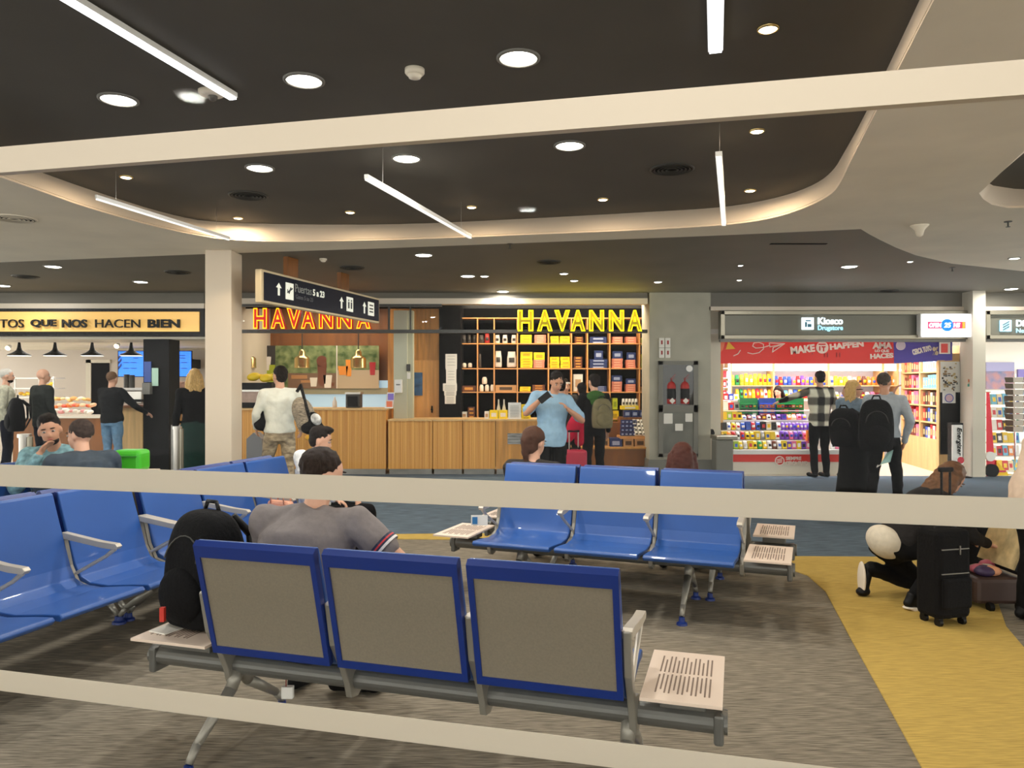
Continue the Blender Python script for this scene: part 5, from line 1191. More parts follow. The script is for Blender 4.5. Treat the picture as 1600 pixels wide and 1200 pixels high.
row(1297, 1378, 10, 622, 10, YK + .05, ['pink', 'grey', 'white', 'maroon'], 'on the lower back shelf, right bay', pk_bag, 'crisps bag', .15, grp='crisps on the lower back shelf', tilt=0)
t = thing('corner_shelf', 'narrow bright shelf unit at the left end of the kiosk', 'shelf', P(1133, 640, 14.2)); MB().fb(1123, 548, 1130, 760, 13.4, .1).build('oak_post', M['oak_l'], t); MB().fb(1139, 556, 1141, 630, 14.0, .05).build('light_tube', mat('tube_w', (240, 248, 255), .5, emit=2.5), t)
for y in (575, 590, 605, 620): MB().fb(1129, y, 1142, y + 1.2, 14.2, .3).build('shelf_board', M['white'], t)
for q, y in enumerate((590, 605, 620)): row(1130, 1140, 2, y, 11, 14.25, ['red', 'grey', 'pink'], 'on shelf level %s of the corner unit' % ORD[q], pk_box, grp='packets on the corner unit', tilt=0)
area_light('kiosk_lamp', (X(1250, 14), 13.75, zk + .05), 2.6, 120, (.96, .98, 1), shape='RECTANGLE', sy=.8); area_light('kiosk_lamp', (X(1410, 14), 14.0, zk + .05), 1.4, 34, (1, .98, .95), shape='RECTANGLE', sy=.8)
# right side cabinet, running back
A_, B_ = Vector((X(1408, 15.0), 15.0, 0)), Vector((X(1468, 13.1), 13.1, 0)); dd = (B_ - A_).normalized(); nn = Vector((-dd.y, dd.x, 0)); 
if nn.x > 0: nn = -nn
def on(s, z, off=0): p_ = A_.lerp(B_, s) + nn * off; p_.z = z; return p_
t = thing('book_cabinet', 'light oak cabinet with book shelves along the right side of the kiosk', 'cabinet', (A_ + B_) / 2)
RC = Matrix.Rotation(math.atan2(dd.y, dd.x), 3, 'Z'); L_ = (B_ - A_).length
def cb(s0, s1, z0, z1, o0, o1, mb): return mb.box(on((s0 + s1) / 2, (z0 + z1) / 2, (o0 + o1) / 2), ((s1 - s0) * L_, abs(o1 - o0), z1 - z0), RC)
zt_ = 2.07
cb(0, 1, 0, .55, 0, -.4, MB()).build('drawer_block', M['oak_l'], t); cb(0, 1, .55, zt_ + .15, -.36, -.4, MB()).build('back_board', M['oak_l'], t)
for s in (0, .5, .97): cb(s, s + .03, .5, zt_, .0, -.36, MB()).build('upright', M['oak_l'], t)
for z in (.55, .85, 1.15, 1.45, 1.75, 2.05): cb(0, 1, z, z + .025, 0, -.36, MB()).build('shelf_board', M['oak_l'], t)
cb(0, 1, 2.07, 2.25, .0, -.05, MB()).build('light_panel', mat('header_panel2', (240, 238, 226), .5, emit=.3), t)
pb_ = box_proto('book', cm((120, 30, 40)), cm((200, 180, 120)))
rot_c = math.atan2(dd.y, dd.x)
for r_, z in enumerate((.575, .875, 1.175, 1.475, 1.775)):
    for bay, (s0, s1) in enumerate([(.04, .48), (.54, .96)]):
        n_ = 7
        cc = ['maroon', 'maroon', 'red', 'cream', 'brown', 'pink'] if bay == 0 else (['cyan', 'white', 'cyan'] if r_ > 2 else ['maroon', 'brown', 'cream', 'black'] if r_ == 2 else ['white', 'cream', 'blue', 'red', 'black'])
        if r_ == 4 and bay == 0: cc = ['orange', 'red', 'black', 'maroon']
        for i in range(n_):
            o = pb_.copy(); COL.objects.link(o); s = s0 + (s1 - s0) * (i + .5) / n_; o.location = on(s, z, -.12); o.rotation_euler = (0, 0, rot_c + (0 if nn.dot(Vector((-dd.y, dd.x, 0))) < 0 else PI)); o.scale = ((s1 - s0) * L_ / n_ * .9, .16, random.uniform(.19, .25))
            c_ = random.choice(cc); o.material_slots[0].link = 'OBJECT'; o.material_slots[0].material = KM[c_]
            tag(o, '%s book, %s from back, %s shelf, %s bay of the oak cabinet' % (c_, ORD[i], ['lowest', 'second lowest', 'middle', 'second highest', 'top'][r_], ['rear', 'front'][bay]), 'book', 'goods in the oak cabinet')
# cabinet end wall with poster and black panel
t = thing('cabinet_end', 'light oak end panel with a postcard board and black poster', 'panel', (X(1490, 13.0), 13.0, 0))
MB().bb((X(1467, 13.0), 13.0, 0), (X(1512, 13.0), 13.08, P(0, 563, 13).z)).build('oak_panel', M['oak_l'], t)
MB().fb(1470, 565, 1500, 613, 12.98, .02).build('card_board', M['paper'], t); k = [MB() for _ in range(4)]
for q in range(46): xx = random.uniform(1471, 1495); yy = random.uniform(566, 609); k[q % 4].fb(xx, yy, xx + random.uniform(2, 5), yy + random.uniform(1.5, 3.5), 12.975 - q * .0001, .004)
for q, c_ in enumerate(['grey', 'brown', 'cream', 'black']): k[q].build('postcard_print', cm([(120, 120, 116), (150, 120, 80), (200, 180, 130), (50, 46, 42)][q]), t)
MB().fb(1470, 613, 1500, 710, 12.98, .02).build('black_poster', M['black'], t); MB().fb(1473, 613, 1493, 630, 12.965, .01).build('white_sheet', M['white'], t); MB().cyl(PD(1483, 622, 12.96, 12.96), PD(1483, 622, 12.96, 12.955), .075, n=18).build('blue_circle', cm((90, 110, 190)), t); MB().cyl(PD(1483, 622, 12.95, 12.95), PD(1483, 622, 12.95, 12.945), .06, n=18).build('pink_disc', cm((226, 190, 200)), t)
t = thing('battery_stand', 'narrow black and white battery display stand with vertical lettering', 'display stand', (X(1496, 12.6), 12.6, 0))
MB().fb(1487, 661, 1505, 742, 12.6, .12).build('stand_body', M['black'], t); MB().fb(1488, 664, 1504, 721, 12.58, .02).build('white_panel', M['white'], t); a = P(1484, 746, 12.5); b = P(1516, 746, 12.5); MB().bb((a.x, 12.45, 0), (b.x, 12.8, .02)).build('foot_plate', M['black'], t)
Rv = Matrix.Rotation(PI / 2, 3, 'Y') @ Matrix.Rotation(PI / 2, 3, 'X')
text('lettering', 'Energizer', 1494, 667, 44 / F * 12.58, 9 / F * 12.58, M['black'], t, origin=P(1494, 668, 12.57), R=Rv, depth=.006, bold=.02, shear=.25)
k = MB(); k.cyl(PD(1499, 722, 12.575, 12.575), PD(1499, 722, 12.575, 12.57), .075, n=20, mi=0); k.cyl(PD(1501, 719, 12.572, 12.572), PD(1501, 719, 12.572, 12.565), .055, n=20, mi=1); k.build('swoosh', [M['white'], cm((206, 40, 60))], t)
# sliding door frame at the kiosk's right side
struct('trim_8', MB().bb((X(1513, 12.75), 12.75, 0), (X(1519, 12.75), 13.0, ZC - .4)), M['alu'])
tag(MB().fb(1512, 592, 1519, 604, 12.7, .01).build('door_sticker', [cm((226, 214, 190))]), 'small orange and green sticker on the door frame', 'sticker')
MB().fb(1513, 593, 1518, 597, 12.695, .006).build('orange_mark', cm((230, 120, 70)), bpy.data.objects['door_sticker']); MB().fb(1512, 600, 1519, 604, 12.695, .006).build('green_mark', cm((90, 180, 160)), bpy.data.objects['door_sticker'])
# ---- magazine shop at the right edge
t = thing('magazine_poster', 'large colourful cover poster on the wall of the newspaper shop', 'poster', P(1562, 608, 15.5)); MB().fb(1541, 566, 1585, 608, 15.95, .03).build('poster_sheet', mat('poster_mix', (170, 120, 120), .5, noise=.5, nscale=7, col2=(90, 110, 150)), t); MB().fb(1541, 566, 1585, 580, 15.94, .02).build('poster_sky', cm((150, 150, 190)), t)
tag(MB().fb(1591, 577, 1620, 592, 15.95, .04).build('small_poster', cm((120, 110, 180))), 'small violet poster at the right picture edge', 'poster')
t = thing('red_display', 'tall tapering red advertising stand beside the white pilaster', 'display stand', (X(1550, 12.7), 12.7, 0))
k = MB(); k.add([P(1541, 613, 12.75), P(1546, 613, 12.75), P(1556, 746, 12.7), P(1541, 746, 12.7), P(1541, 613, 12.95), P(1546, 613, 12.95), P(1556, 746, 12.95), P(1541, 746, 12.95)], [(0, 1, 2, 3), (4, 5, 6, 7), (0, 1, 5, 4), (1, 2, 6, 5), (2, 3, 7, 6), (0, 3, 7, 4)]); k.build('red_body', cm((226, 20, 52)), t)
MB().cyl(PD(1546, 713, 12.7, 12.7), PD(1546, 713, 12.7, 12.66), .08, n=20).build('white_disc', M['white'], t); MB().cyl(PD(1548, 735, 12.69, 12.69), PD(1548, 735, 12.69, 12.64), .11, n=20).build('black_disc', M['black'], t)
t = thing('magazine_rack', 'wall rack packed with magazines behind the red stand', 'rack', P(1565, 745, 14.0))
rk = MB()
for y in (612, 632, 652, 672, 692, 712): rk.fb(1548, y, 1700, y + 1.5, 13.9 - (y - 612) * .008, .3)
rk.build('rack_shelf', M['steel'], t)
for q, y in enumerate((632, 652, 672, 692, 712, 735)): row(1550, 1594, 5, y, 17, 13.95 - (y - 612) * .008, ['red', 'yellow', 'white', 'green', 'black', 'cream', 'orange', 'cyan'], 'on level %s of the magazine rack' % ORD[q], pk_box, 'magazine', .06, grp='magazines in the wall rack', tilt=.15)
t = thing('card_spinner', 'wire spinner rack of postcards at the right edge', 'rack', (X(1586, 13.0), 13.0, 0)); c0 = Vector((X(1586, 13.0), 13.0, 0)); MB().cyl(c0, c0 + Vector((0, 0, 1.72)), .015).lathe(c0, [(.2, 0), (.2, .02)], 20).build('pole', M['chrome'], t)
for q in range(9):
    z = .78 + q * .105; k = MB()
    for a_ in range(6):
        an = a_ * PI / 3 + .3; rr_ = .13; ce = c0 + Vector((math.cos(an) * rr_, math.sin(an) * rr_, z)); k.box(ce, (.008, .15, .09), Matrix.Rotation(an, 3, 'Z') @ Matrix.Rotation(.25, 3, 'Y'), a_ % 3)
    k.build('postcard_tier', [cm((90, 96, 96)), cm((220, 214, 200)), cm([(110, 140, 160), (170, 130, 90), (90, 60, 50)][q % 3])], t)
t = thing('promo_box', 'yellow cardboard promotion box low at the right edge', 'box', P(1572, 745, 12.9)); k = MB(); k.add([P(1557, 745, 12.8), P(1577, 745, 12.8), P(1574, 738, 12.8), P(1557, 720, 12.8), P(1557, 745, 13.1), P(1577, 745, 13.1), P(1574, 738, 13.1), P(1557, 720, 13.1)], [(0, 1, 2, 3), (4, 5, 6, 7), (0, 1, 5, 4), (1, 2, 6, 5), (2, 3, 7, 6), (0, 3, 7, 4)]); k.build('card_body', cm((244, 206, 20)), t)
MB().fb(1560, 735, 1572, 738, 12.78, .01).build('red_stripe', cm((220, 60, 90)), t)
area_light('shop_lamp', (10.0, 14.3, zk), 2.0, 45, (1, .97, .92), shape='RECTANGLE', sy=1.0)

# ---------------------------------------------------------------- hanging direction sign
Al, Br = P(402, 600, 8.6), P(588, 600, 11.6); Al.z = Br.z = 0
dd = (Br - Al).normalized(); Ls = (Br - Al).length; Rs = Matrix.Rotation(math.atan2(dd.y, dd.x), 3, 'Z'); ns = Rs @ Vector((0, -1, 0)); mid = (Al + Br) / 2; z0, z1 = 2.475, 2.855
t = thing('direction_sign', 'hanging dark blue direction sign with gate arrows in a cream frame', 'sign', (mid.x, mid.y, z0))
t.rotation_euler = (0, 0, math.atan2(dd.y, dd.x))
def sb(s0, s1, za, zb, o0, o1, mb=None, mi=0):
    mb = mb or MB(); c_ = Al + dd * (s0 + s1) / 2 + ns * (o0 + o1) / 2; c_.z = (za + zb) / 2; return mb.box(c_, (s1 - s0, abs(o1 - o0), zb - za), Rs, mi)
sb(0, Ls, z0, z1, -.03, .05).build('sign_frame', mat('sign_frame_cream', (206, 188, 152), .4), t, bevel=.008)
sb(.05, Ls - .04, z0 + .03, z1 - .03, .04, .062).build('sign_face', mat('sign_navy', (20, 24, 40), .6, spec=.15), t)
wh = mat('sign_white', (226, 228, 214), .5, emit=.35)
def arrow(s, zc, h): 
    mb = MB(); sb(s - .018, s + .018, zc - h * .5, zc + h * .15, .062, .068, mb)
    p0 = Al + dd * (s - .06) + ns * .066; p1 = Al + dd * (s + .06) + ns * .066; p2 = Al + dd * s + ns * .066
    mb.add([(p0.x, p0.y, zc + h * .1), (p1.x, p1.y, zc + h * .1), (p2.x, p2.y, zc + h * .5)], [(0, 1, 2)]); mb.build('arrow', wh, t)
def at_s(px):  # distance along the sign for a photo column
    k = (px - 800) / F; return (k * Al.y - Al.x) / (dd.x - k * dd.y)
zm = (z0 + z1) / 2
arrow(at_s(428), zm + .0, .15); arrow(at_s(527), zm - .0, .16); arrow(at_s(563), zm - .0, .17)
for x, w_, ic in [(445, .17, 'plane'), (540, .19, 'wc'), (573.5, .2, 'x')]:
    s = at_s(x); o = sb(s - w_ / 2, s + w_ / 2, zm - .1, zm + .1, .062, .068).build('icon_plate', wh, t); mb = MB()
    if ic == 'plane':
        c_ = Al + dd * s + ns * .071; c_.z = zm + .01
        R3 = Rs @ Matrix.Rotation(-.5, 3, 'Y'); mb.box(c_, (.13, .003, .018), R3).box(c_, (.02, .003, .09), Rs @ Matrix.Rotation(.5, 3, 'Y')).box(c_ + dd * -.05 + Vector((0, 0, -.01)), (.012, .003, .04), Rs)
    elif ic == 'wc':
        for q in (-.04, .04): sb(s + q - .02, s + q + .02, zm - .06, zm + .03, .069, .072, mb); sb(s + q - .013, s + q + .013, zm + .04, zm + .065, .069, .072, mb)
    else:
        for q in (-.045, .0, .05): sb(s - .06, s + .06, zm + q - .008, zm + q + .012, .069, .072, mb)
    mb.build('icon_mark', cm((30, 36, 50)), o)
Rt = Rs @ Matrix.Rotation(PI / 2, 3, 'X')
def stext(s_, px0, px1, zb, h, m, bold=0):
    a0, a1 = at_s(px0), at_s(px1); o_ = Al + dd * a0 + ns * .064; o_.z = zb; text('lettering', s_, 0, 0, a1 - a0, h, m, t, origin=o_, R=Rt, depth=.004, bold=bold)
stext('Puertas', 454, 480, zm + .01, .10, mat('sign_grey', (140, 144, 140), .5)); stext('5 a 23', 482, 500, zm + .01, .085, wh, .03); stext('Gates 5 to 23', 455, 482, zm - .07, .05, cm((86, 90, 96)))
for s in (.75, 2.1): sb(s - .12, s + .12, z1, ZC, -.06, .0).build('hanger', M['brownw'], t)
def plaid_mat():
    m = bpy.data.materials.new('buffalo_plaid'); m.use_nodes = True; nt = m.node_tree; b = nt.nodes['Principled BSDF']; b.inputs['Roughness'].default_value = .9
    tc = nt.nodes.new('ShaderNodeTexCoord'); sp = nt.nodes.new('ShaderNodeSeparateXYZ'); nt.links.new(tc.outputs['Object'], sp.inputs[0])
    outs = []
    for ax_, f_ in (('X', 7.5), ('Z', 6.0)):
        a = nt.nodes.new('ShaderNodeMath'); a.operation = 'MULTIPLY'; a.inputs[1].default_value = f_ * 2 * PI / 1.6; nt.links.new(sp.outputs[ax_], a.inputs[0])
        c = nt.nodes.new('ShaderNodeMath'); c.operation = 'SINE'; nt.links.new(a.outputs[0], c.inputs[0])
        r = nt.nodes.new('ShaderNodeMapRange'); r.inputs['From Min'].default_value = -.35; r.inputs['From Max'].default_value = .35; r.inputs['To Min'].default_value = .12; r.inputs['To Max'].default_value = 1; nt.links.new(c.outputs[0], r.inputs[0]); outs.append(r.outputs[0])
    mu = nt.nodes.new('ShaderNodeMath'); mu.operation = 'MULTIPLY'; nt.links.new(outs[0], mu.inputs[0]); nt.links.new(outs[1], mu.inputs[1])
    rp = nt.nodes.new('ShaderNodeValToRGB'); rp.color_ramp.elements[0].position = .05; rp.color_ramp.elements[0].color = lin((38, 36, 36)); rp.color_ramp.elements[1].position = 1; rp.color_ramp.elements[1].color = lin((226, 222, 200))
    e = rp.color_ramp.elements.new(.16); e.color = lin((128, 124, 112))
    nt.links.new(mu.outputs[0], rp.inputs[0]); nt.links.new(rp.outputs[0], b.inputs['Base Color']); return m
# ================================================================ people and bags
HB = mat('hair_black', (28, 20, 16), .6, spec=.15, noise=.4, nscale=50, stretch=(6, 6, .6), bump=.4); HBR = mat('hair_brown', (78, 50, 36), .55, spec=.15, noise=.35, nscale=40, stretch=(6, 6, .6)); HAU = mat('hair_auburn', (74, 36, 26), .5, spec=.15, noise=.3, nscale=40, stretch=(6, 6, .6)); HBL = mat('hair_blond', (206, 170, 110), .5, spec=.15, noise=.3, nscale=40, stretch=(6, 6, .6)); HGR = mat('hair_grey', (74, 66, 58), .7, spec=.15, noise=.4, nscale=60); HWH = cm((200, 196, 186), .6)
BLK = cloth((12, 12, 14), noise=.3); NAVY = cloth((20, 24, 38)); JEAN = cloth((110, 146, 176)); 
def W(loc, yaw, pts):
    return pts
# -- man in the foreground seated on the bench
seat = Vector((-.35, 3.125, 0)); ax = Vector((math.cos(-math.radians(16.5)), math.sin(-math.radians(16.5)), 0)); fw = Vector((-ax.y, ax.x, 0))
loc = seat + ax * (-.55) + fw * (.06)
GT = mat('grey_polo', (132, 124, 122), .85, noise=.035, nscale=40, bump=.25, spec=.2)
t, J, hp = person('man seated in the foreground seen from behind, grey polo shirt with striped cuffs, elbow out', loc, -math.radians(16.5), slv=.56, base=SIT, h=1.76, fat=1.22, skin='skin', top=GT, top_len='short', legs=cloth((34, 36, 42)), shoe=M['blackm'], hair=mat('hair_dark', (44, 32, 25), .6, spec=.15, noise=.4, nscale=50, stretch=(6, 6, .6), bump=.4), head_rot=(-8, 0, -38), voxel=.008, face=True,
    pose=dict(pelvis=(-.02, -.04, .48), chest=(-.05, -.04, .76), neck=(-.04, .05, .98), head=(-.02, .10, 1.125), shR=(.175, .03, .935), elR=(.40, .05, .755), wrR=(.41, .27, .62), shL=(-.255, .0, .93), elL=(-.31, .10, .74), wrL=(-.16, .30, .66), knR=(.10, .42, .49), anR=(-.13, .46, .09), toR=(.05, .51, .035), knL=(-.22, .42, .49), anL=(-.36, .44, .09), toL=(-.34, .58, .035)))
sl = MB(); a = J['shR']; b = J['elR']; d_ = (b - a).normalized()
for s, r, m in ((.50, .076, 0), (.535, .0765, 1), (.56, .077, 0), (.59, .0775, 2)):
    p0 = a.lerp(b, s - .02); sl.cyl(p0, a.lerp(b, s + .02), r, r, 20, m, cap=False)
sl.build('sleeve_cuff', [cm((30, 34, 66)), cm((200, 50, 60)), cm((226, 222, 220))], t, world=False)
# phone charger hanging below the bench
t = thing('phone_charger', 'small white charger hanging on a cable below the front bench', 'charger', P(447, 1092, 3.35)); MB().fb(439, 1074, 457, 1093, 3.35, .03).build('charger_body', M['white'], t, bevel=.004); c = P(447, 1074, 3.36); MB().path([c, c + Vector((0, 0, .06)), c + Vector((.01, 0, .16))], .0025, 6).build('cable', cm((120, 30, 30)), t)
# backpack on the left side table
bx = seat + ax * (-1.10) + fw * (.03)
softbag('backpack', 'large black backpack standing on the left side table of the front bench', 'backpack', (bx.x, bx.y, .458), -math.radians(16.5) + 2.9, (.36, .30, .52), M['blackfab'], accent=M['dgrey'], straplen=.3)
t = thing('luggage_tag', 'small red tag on the left side of the black backpack', 'tag', P(252, 960, 3.2)); MB().fb(249, 950, 256, 972, 3.24, .02).build('tag_body', cm((200, 50, 36)), t)
pp = seat + ax * (-1.20) + fw * .0
tag(MB().box(Vector((pp.x - .005, pp.y - .05, .462)), (.10, .22, .006), Matrix.Rotation(-.45, 3, 'Z')).build('paper_sheet', M['paper']), 'white sheet of paper on the left side table under the backpack', 'paper')
# handbag on the left row
t = thing('handbag', 'small peach leather handbag on a seat of the left row', 'handbag', (0, 0, 0)); hb = uv(-3.30, 5.05); t.location = (hb.x, hb.y, .445); t.rotation_euler = (0, 0, -.5)
PE = mat('peach_leather', (222, 160, 132), .4, noise=.06, nscale=20, bump=.1)
mb = MB(); mb.add([(-.13, -.07, 0), (.13, -.07, 0), (.13, .07, 0), (-.13, .07, 0), (-.11, -.03, .22), (.11, -.03, .22), (.11, .03, .22), (-.11, .03, .22)], [(0, 1, 2, 3), (4, 5, 6, 7), (0, 1, 5, 4), (1, 2, 6, 5), (2, 3, 7, 6), (3, 0, 4, 7)]); mb.build('bag_body', PE, t, world=False, bevel=.02)
for s in (-1, 1): MB().path([(-.07, s * .035, .2), (-.05, s * .04, .33), (0, s * .04, .37), (.05, s * .04, .33), (.07, s * .035, .2)], .006, 8).build('handle', PE, t, world=False, smooth=True)
MB().box((0, -.055, .15), (.10, .012, .06)).build('front_flap', PE, t, world=False, bevel=.006)
# person beyond, black hair
hb = uv(-3.30, 5.72)
person('person with black hair and white top seated at the far end of the left row', (hb.x - .04, hb.y, 0), -A16 - PI / 2, base=SIT, h=1.66, top=cloth((226, 226, 222)), legs=BLK, hair=HB, hair_style='quiff', pose=dict(head=(0, .0, 1.13), neck=(0, -.05, .99)), head_rot=(-15, 0, 20), voxel=.012)
# women on the back-to-back bench
c0 = Vector((.66, 5.31, 0)) + v * .80; ax2 = Vector((math.cos(-math.radians(21.5)), math.sin(-math.radians(21.5)), 0)); f2 = Vector((-ax2.y, ax2.x, 0))
q = c0 + ax2 * (-.84) + f2 * .02
person('woman with a dark brown ponytail seated behind the middle bench, grey-brown top', (q.x + .03, q.y, 0), -math.radians(21.5) , base=SIT, h=1.80, top=cloth((50, 46, 44)), legs=BLK, hair=HBR, hair_style='tail', head_rot=(-12, 0, -25), voxel=.011, pose=dict(chest=(0, -.1, .72), neck=(0, -.08, .88), head=(0, -.04, 1.03), shR=(.19, -.09, .83), shL=(-.19, -.09, .83)))
q = c0 + ax2 * (.37) + f2 * .05
person('woman with long auburn hair seated behind the right end of the middle bench', (q.x + .02, q.y, 0), -math.radians(21.5) + .2, base=SIT, h=1.80, top=BLK, legs=BLK, hair=HAU, hair_style='long', head_rot=(-8, 0, 0), voxel=.011, pose=dict(chest=(0, -.1, .64), neck=(0, -.08, .80), head=(0, -.04, .935), shR=(.17, -.09, .74), shL=(-.17, -.09, .74), elR=(.24, .02, .60), elL=(-.24, .02, .60)))
suitcase('cabin_suitcase', 'dark suitcase whose black handle rises behind the right end of the middle bench', (X(1136, 6.4), 6.4, 0), -.3, (.36, .24, .56), M['blackm'], .23, trim=M['black'])
t = thing('info_card', 'small white and blue card lying beside the middle bench', 'card', (0, 0, 0)); p_ = P(748, 820, 5.5); t.location = p_; MB().fb(736, 805, 762, 821, 5.5, .005).build('card_sheet', M['white'], t); MB().fb(738, 808, 746, 819, 5.49, .005).build('blue_block', cm((50, 120, 180)), t)
# -- man in the light blue shirt
p_ = Vector((X(862, 9.2), 9.2, 0))
sb_ = cloth((150, 186, 214), noise=.05)
t, J, hp = person('man in a light blue polo shirt looking down at his phone', p_, PI + .1, h=1.72, fat=1.12, skin='skin2', top=sb_, top_len='short', hem=-.14, legs=BLK, hair=HB, head_rot=(-28, 0, 10), voxel=.010,
    pose=dict(head=(-.05, .08, 1.60), neck=(-.02, .02, 1.46), shR=(.19, .0, 1.43), elR=(.33, .10, 1.22), wrR=(.165, .27, 1.40), shL=(-.20, .0, 1.38), elL=(-.36, .10, 1.13), wrL=(-.16, .26, 1.27)), handdir=dict(R=(-.8, .25, .35), L=(.6, .1, .7)))
ph = thing('mobile_phone', 'black mobile phone held by the man in the light blue shirt', 'phone', P(850, 620, 8.75)); MB().box(P(851, 621, 8.84), (.078, .012, .15), Euler((0, .9, 0)).to_matrix()).build('phone_body', M['black'], ph)
# -- man with the green hood and rucksack
p_ = Vector((X(928, 10.8), 10.8, 0))
t, J, hp = person('man in black with a green hood seen from behind at the counter', p_, .25, h=1.68, top=BLK, legs=BLK, hair=HB, head_rot=(-5, 0, 15), voxel=.011, pose=dict(elL=(-.27, .08, 1.12), wrL=(-.22, .28, 1.05)))
hd2 = MB().sph((0, -.07, 1.37), (.14, .09, .09)).sph((0, -.10, 1.30), (.10, .06, .08)).build('hood', cloth((60, 100, 46)), t, smooth=True, world=False)
softbag('rucksack', 'olive grey rucksack on the back of the man with the green hood', 'backpack', (p_.x + .09, p_.y - .24, .93), .25 + PI, (.30, .16, .42), cloth((126, 118, 88)), accent=M['dgrey'])
suitcase('cabin_suitcase', 'raspberry red hard-shell suitcase with a raised handle', (X(898, 10.3), 10.3, 0), .1, (.31, .22, .66), cm((196, 48, 76), .35), .24)
t = thing('red_jacket', 'crimson jacket hanging down beside the red suitcase', 'jacket', P(892, 690, 10.5)); mb = MB(); limb(mb, [P(903, 648, 10.5), P(897, 665, 10.45), P(888, 684, 10.45)], [.07, .10, .07]); limb(mb, [P(906, 660, 10.5), P(905, 690, 10.5)], [.06, .07]); mb.build('draped_cloth', cloth((190, 30, 60), bump=.8), t, remesh=.015, world=False if False else True)
# -- shop assistants behind the counter
for x, Y, l, hr, yw in [(884, 13.9, 'shop assistant behind the counter with a pale headband, facing the customers', HB, PI), (876, 11.2, 'dark-haired customer standing behind the man in light blue', HB, .3), (909, 11.4, 'dark-haired person at the counter just left of the green-hooded man', HB, .2)]:
    hh = {884: 1.60, 876: 1.62, 909: 1.56}[x]
    t, J, hp = person(l, (X(x, Y), Y, 0), yw, h=hh, top=cloth((60, 58, 56)), legs=BLK, hair=hr, hair_style='short' if x != 884 else 'bun', voxel=.012)
    if x == 884: MB().lathe((0, 0, 0), [(.085, 0), (.085, .03)], 20, cap=False).build('headband', M['paper'], t, world=False).location = (0, 0, J['head'].z + .06)
# -- person in the white shirt with bags
p_ = Vector((X(437, 9.3), 9.3, 0))
t, J, hp = person('person in a loose white shirt and patterned trousers carrying bags, seen from behind', p_, .55, h=1.76, top=cloth((232, 234, 222), bump=.5, noise=.03), hem=-.02, fat=1.08, legs=mat('snake_print', (196, 178, 146), .85, noise=.4, nscale=14, stretch=(1, 1, 2), col2=(112, 98, 80)), hair=HB, hair_style='short', head_rot=(0, 0, 20), voxel=.011,
    pose=dict(elR=(.30, -.02, 1.16), wrR=(.30, .10, .98), elL=(-.28, .02, 1.18), wrL=(-.24, .16, 1.0), knL=(-.12, .18, .52), anL=(-.12, .06, .09), knR=(.10, -.06, .50), anR=(.10, -.24, .12)))
def blob(name, label, cat, parts, m, sub=None, rm=.015, pname='bag_body'):
    c = parts[0][0]; t = thing(name, label, cat, (c[0], c[1], min(p[0][2] - p[1][2] for p in parts)))
    mb = MB()
    for p in parts: mb.sph(p[0], p[1], p[2] if len(p) > 2 else None, 18)
    mb.build(pname, m, t, remesh=rm); return t
Ry = lambda a: Matrix.Rotation(a, 3, 'Y')
t = blob('duffel_bag', 'grey-brown knitted duffel bag slung at the right of the person in white', 'bag', [(P(474, 645, 9.1), (.13, .12, .20), Ry(-.35)), (P(482, 660, 9.1), (.15, .12, .14))], mat('knit_grey', (150, 138, 120), .9, noise=.4, nscale=30, stretch=(1, 1, 4), bump=.6)); MB().path([P(464, 612, 9.15), P(470, 602, 9.2), P(480, 640, 8.98), P(490, 672, 9.0)], .02, 8).build('strap', M['black'], t)
t = blob('shoulder_bag', 'black and white bundle hanging below the knitted bag', 'bag', [(P(488, 668, 9.05), (.14, .12, .09)), (P(492, 655, 9.0), (.07, .08, .10), Ry(-.6))], M['blackfab']); MB().sph(P(494, 655, 8.93), (.06, .04, .075), Ry(-.6)).build('white_panel', cm((206, 206, 204), noise=.3, nscale=20), t, smooth=True); MB().sph(P(484, 684, 9.0), (.06, .05, .04)).build('yellow_tassel', cm((214, 160, 40)), t, smooth=True)
t = blob('black_bag', 'black bag carried at the left of the person in white', 'bag', [(P(412, 650, 9.3), (.11, .10, .15)), (P(408, 662, 9.25), (.09, .09, .09)), (P(424, 668, 9.3), (.08, .08, .22), Ry(.25)), (P(420, 690, 9.3), (.04, .05, .09), Ry(.25))], M['blackfab']); MB().sph(P(412, 631, 9.25), (.07, .05, .02)).build('white_lining', M['paper'], t, smooth=True)
t = thing('queue_bollard', 'grey house-shaped bollard in front of the oak counter', 'bollard', (X(400, 12.2), 12.2, 0)); k = MB(); a = P(385, 686, 12.2); b = P(409, 686, 12.2); c = P(396, 676, 12.2); k.add([(a.x, 12.2, 0), (b.x, 12.2, 0), (b.x, 12.2, b.z), (c.x, 12.2, c.z), (a.x, 12.2, a.z), (a.x, 12.5, 0), (b.x, 12.5, 0), (b.x, 12.5, b.z), (c.x, 12.5, c.z), (a.x, 12.5, a.z)], [(0, 1, 2, 3, 4), (9, 8, 7, 6, 5), (0, 4, 9, 5), (4, 3, 8, 9), (3, 2, 7, 8), (2, 1, 6, 7), (1, 0, 5, 6)]); k.build('bollard_body', cm((126, 126, 128)), t); MB().bb((a.x - .01, 12.19, 0), (b.x + .01, 12.51, .05)).build('base_strip', M['dgrey'], t)
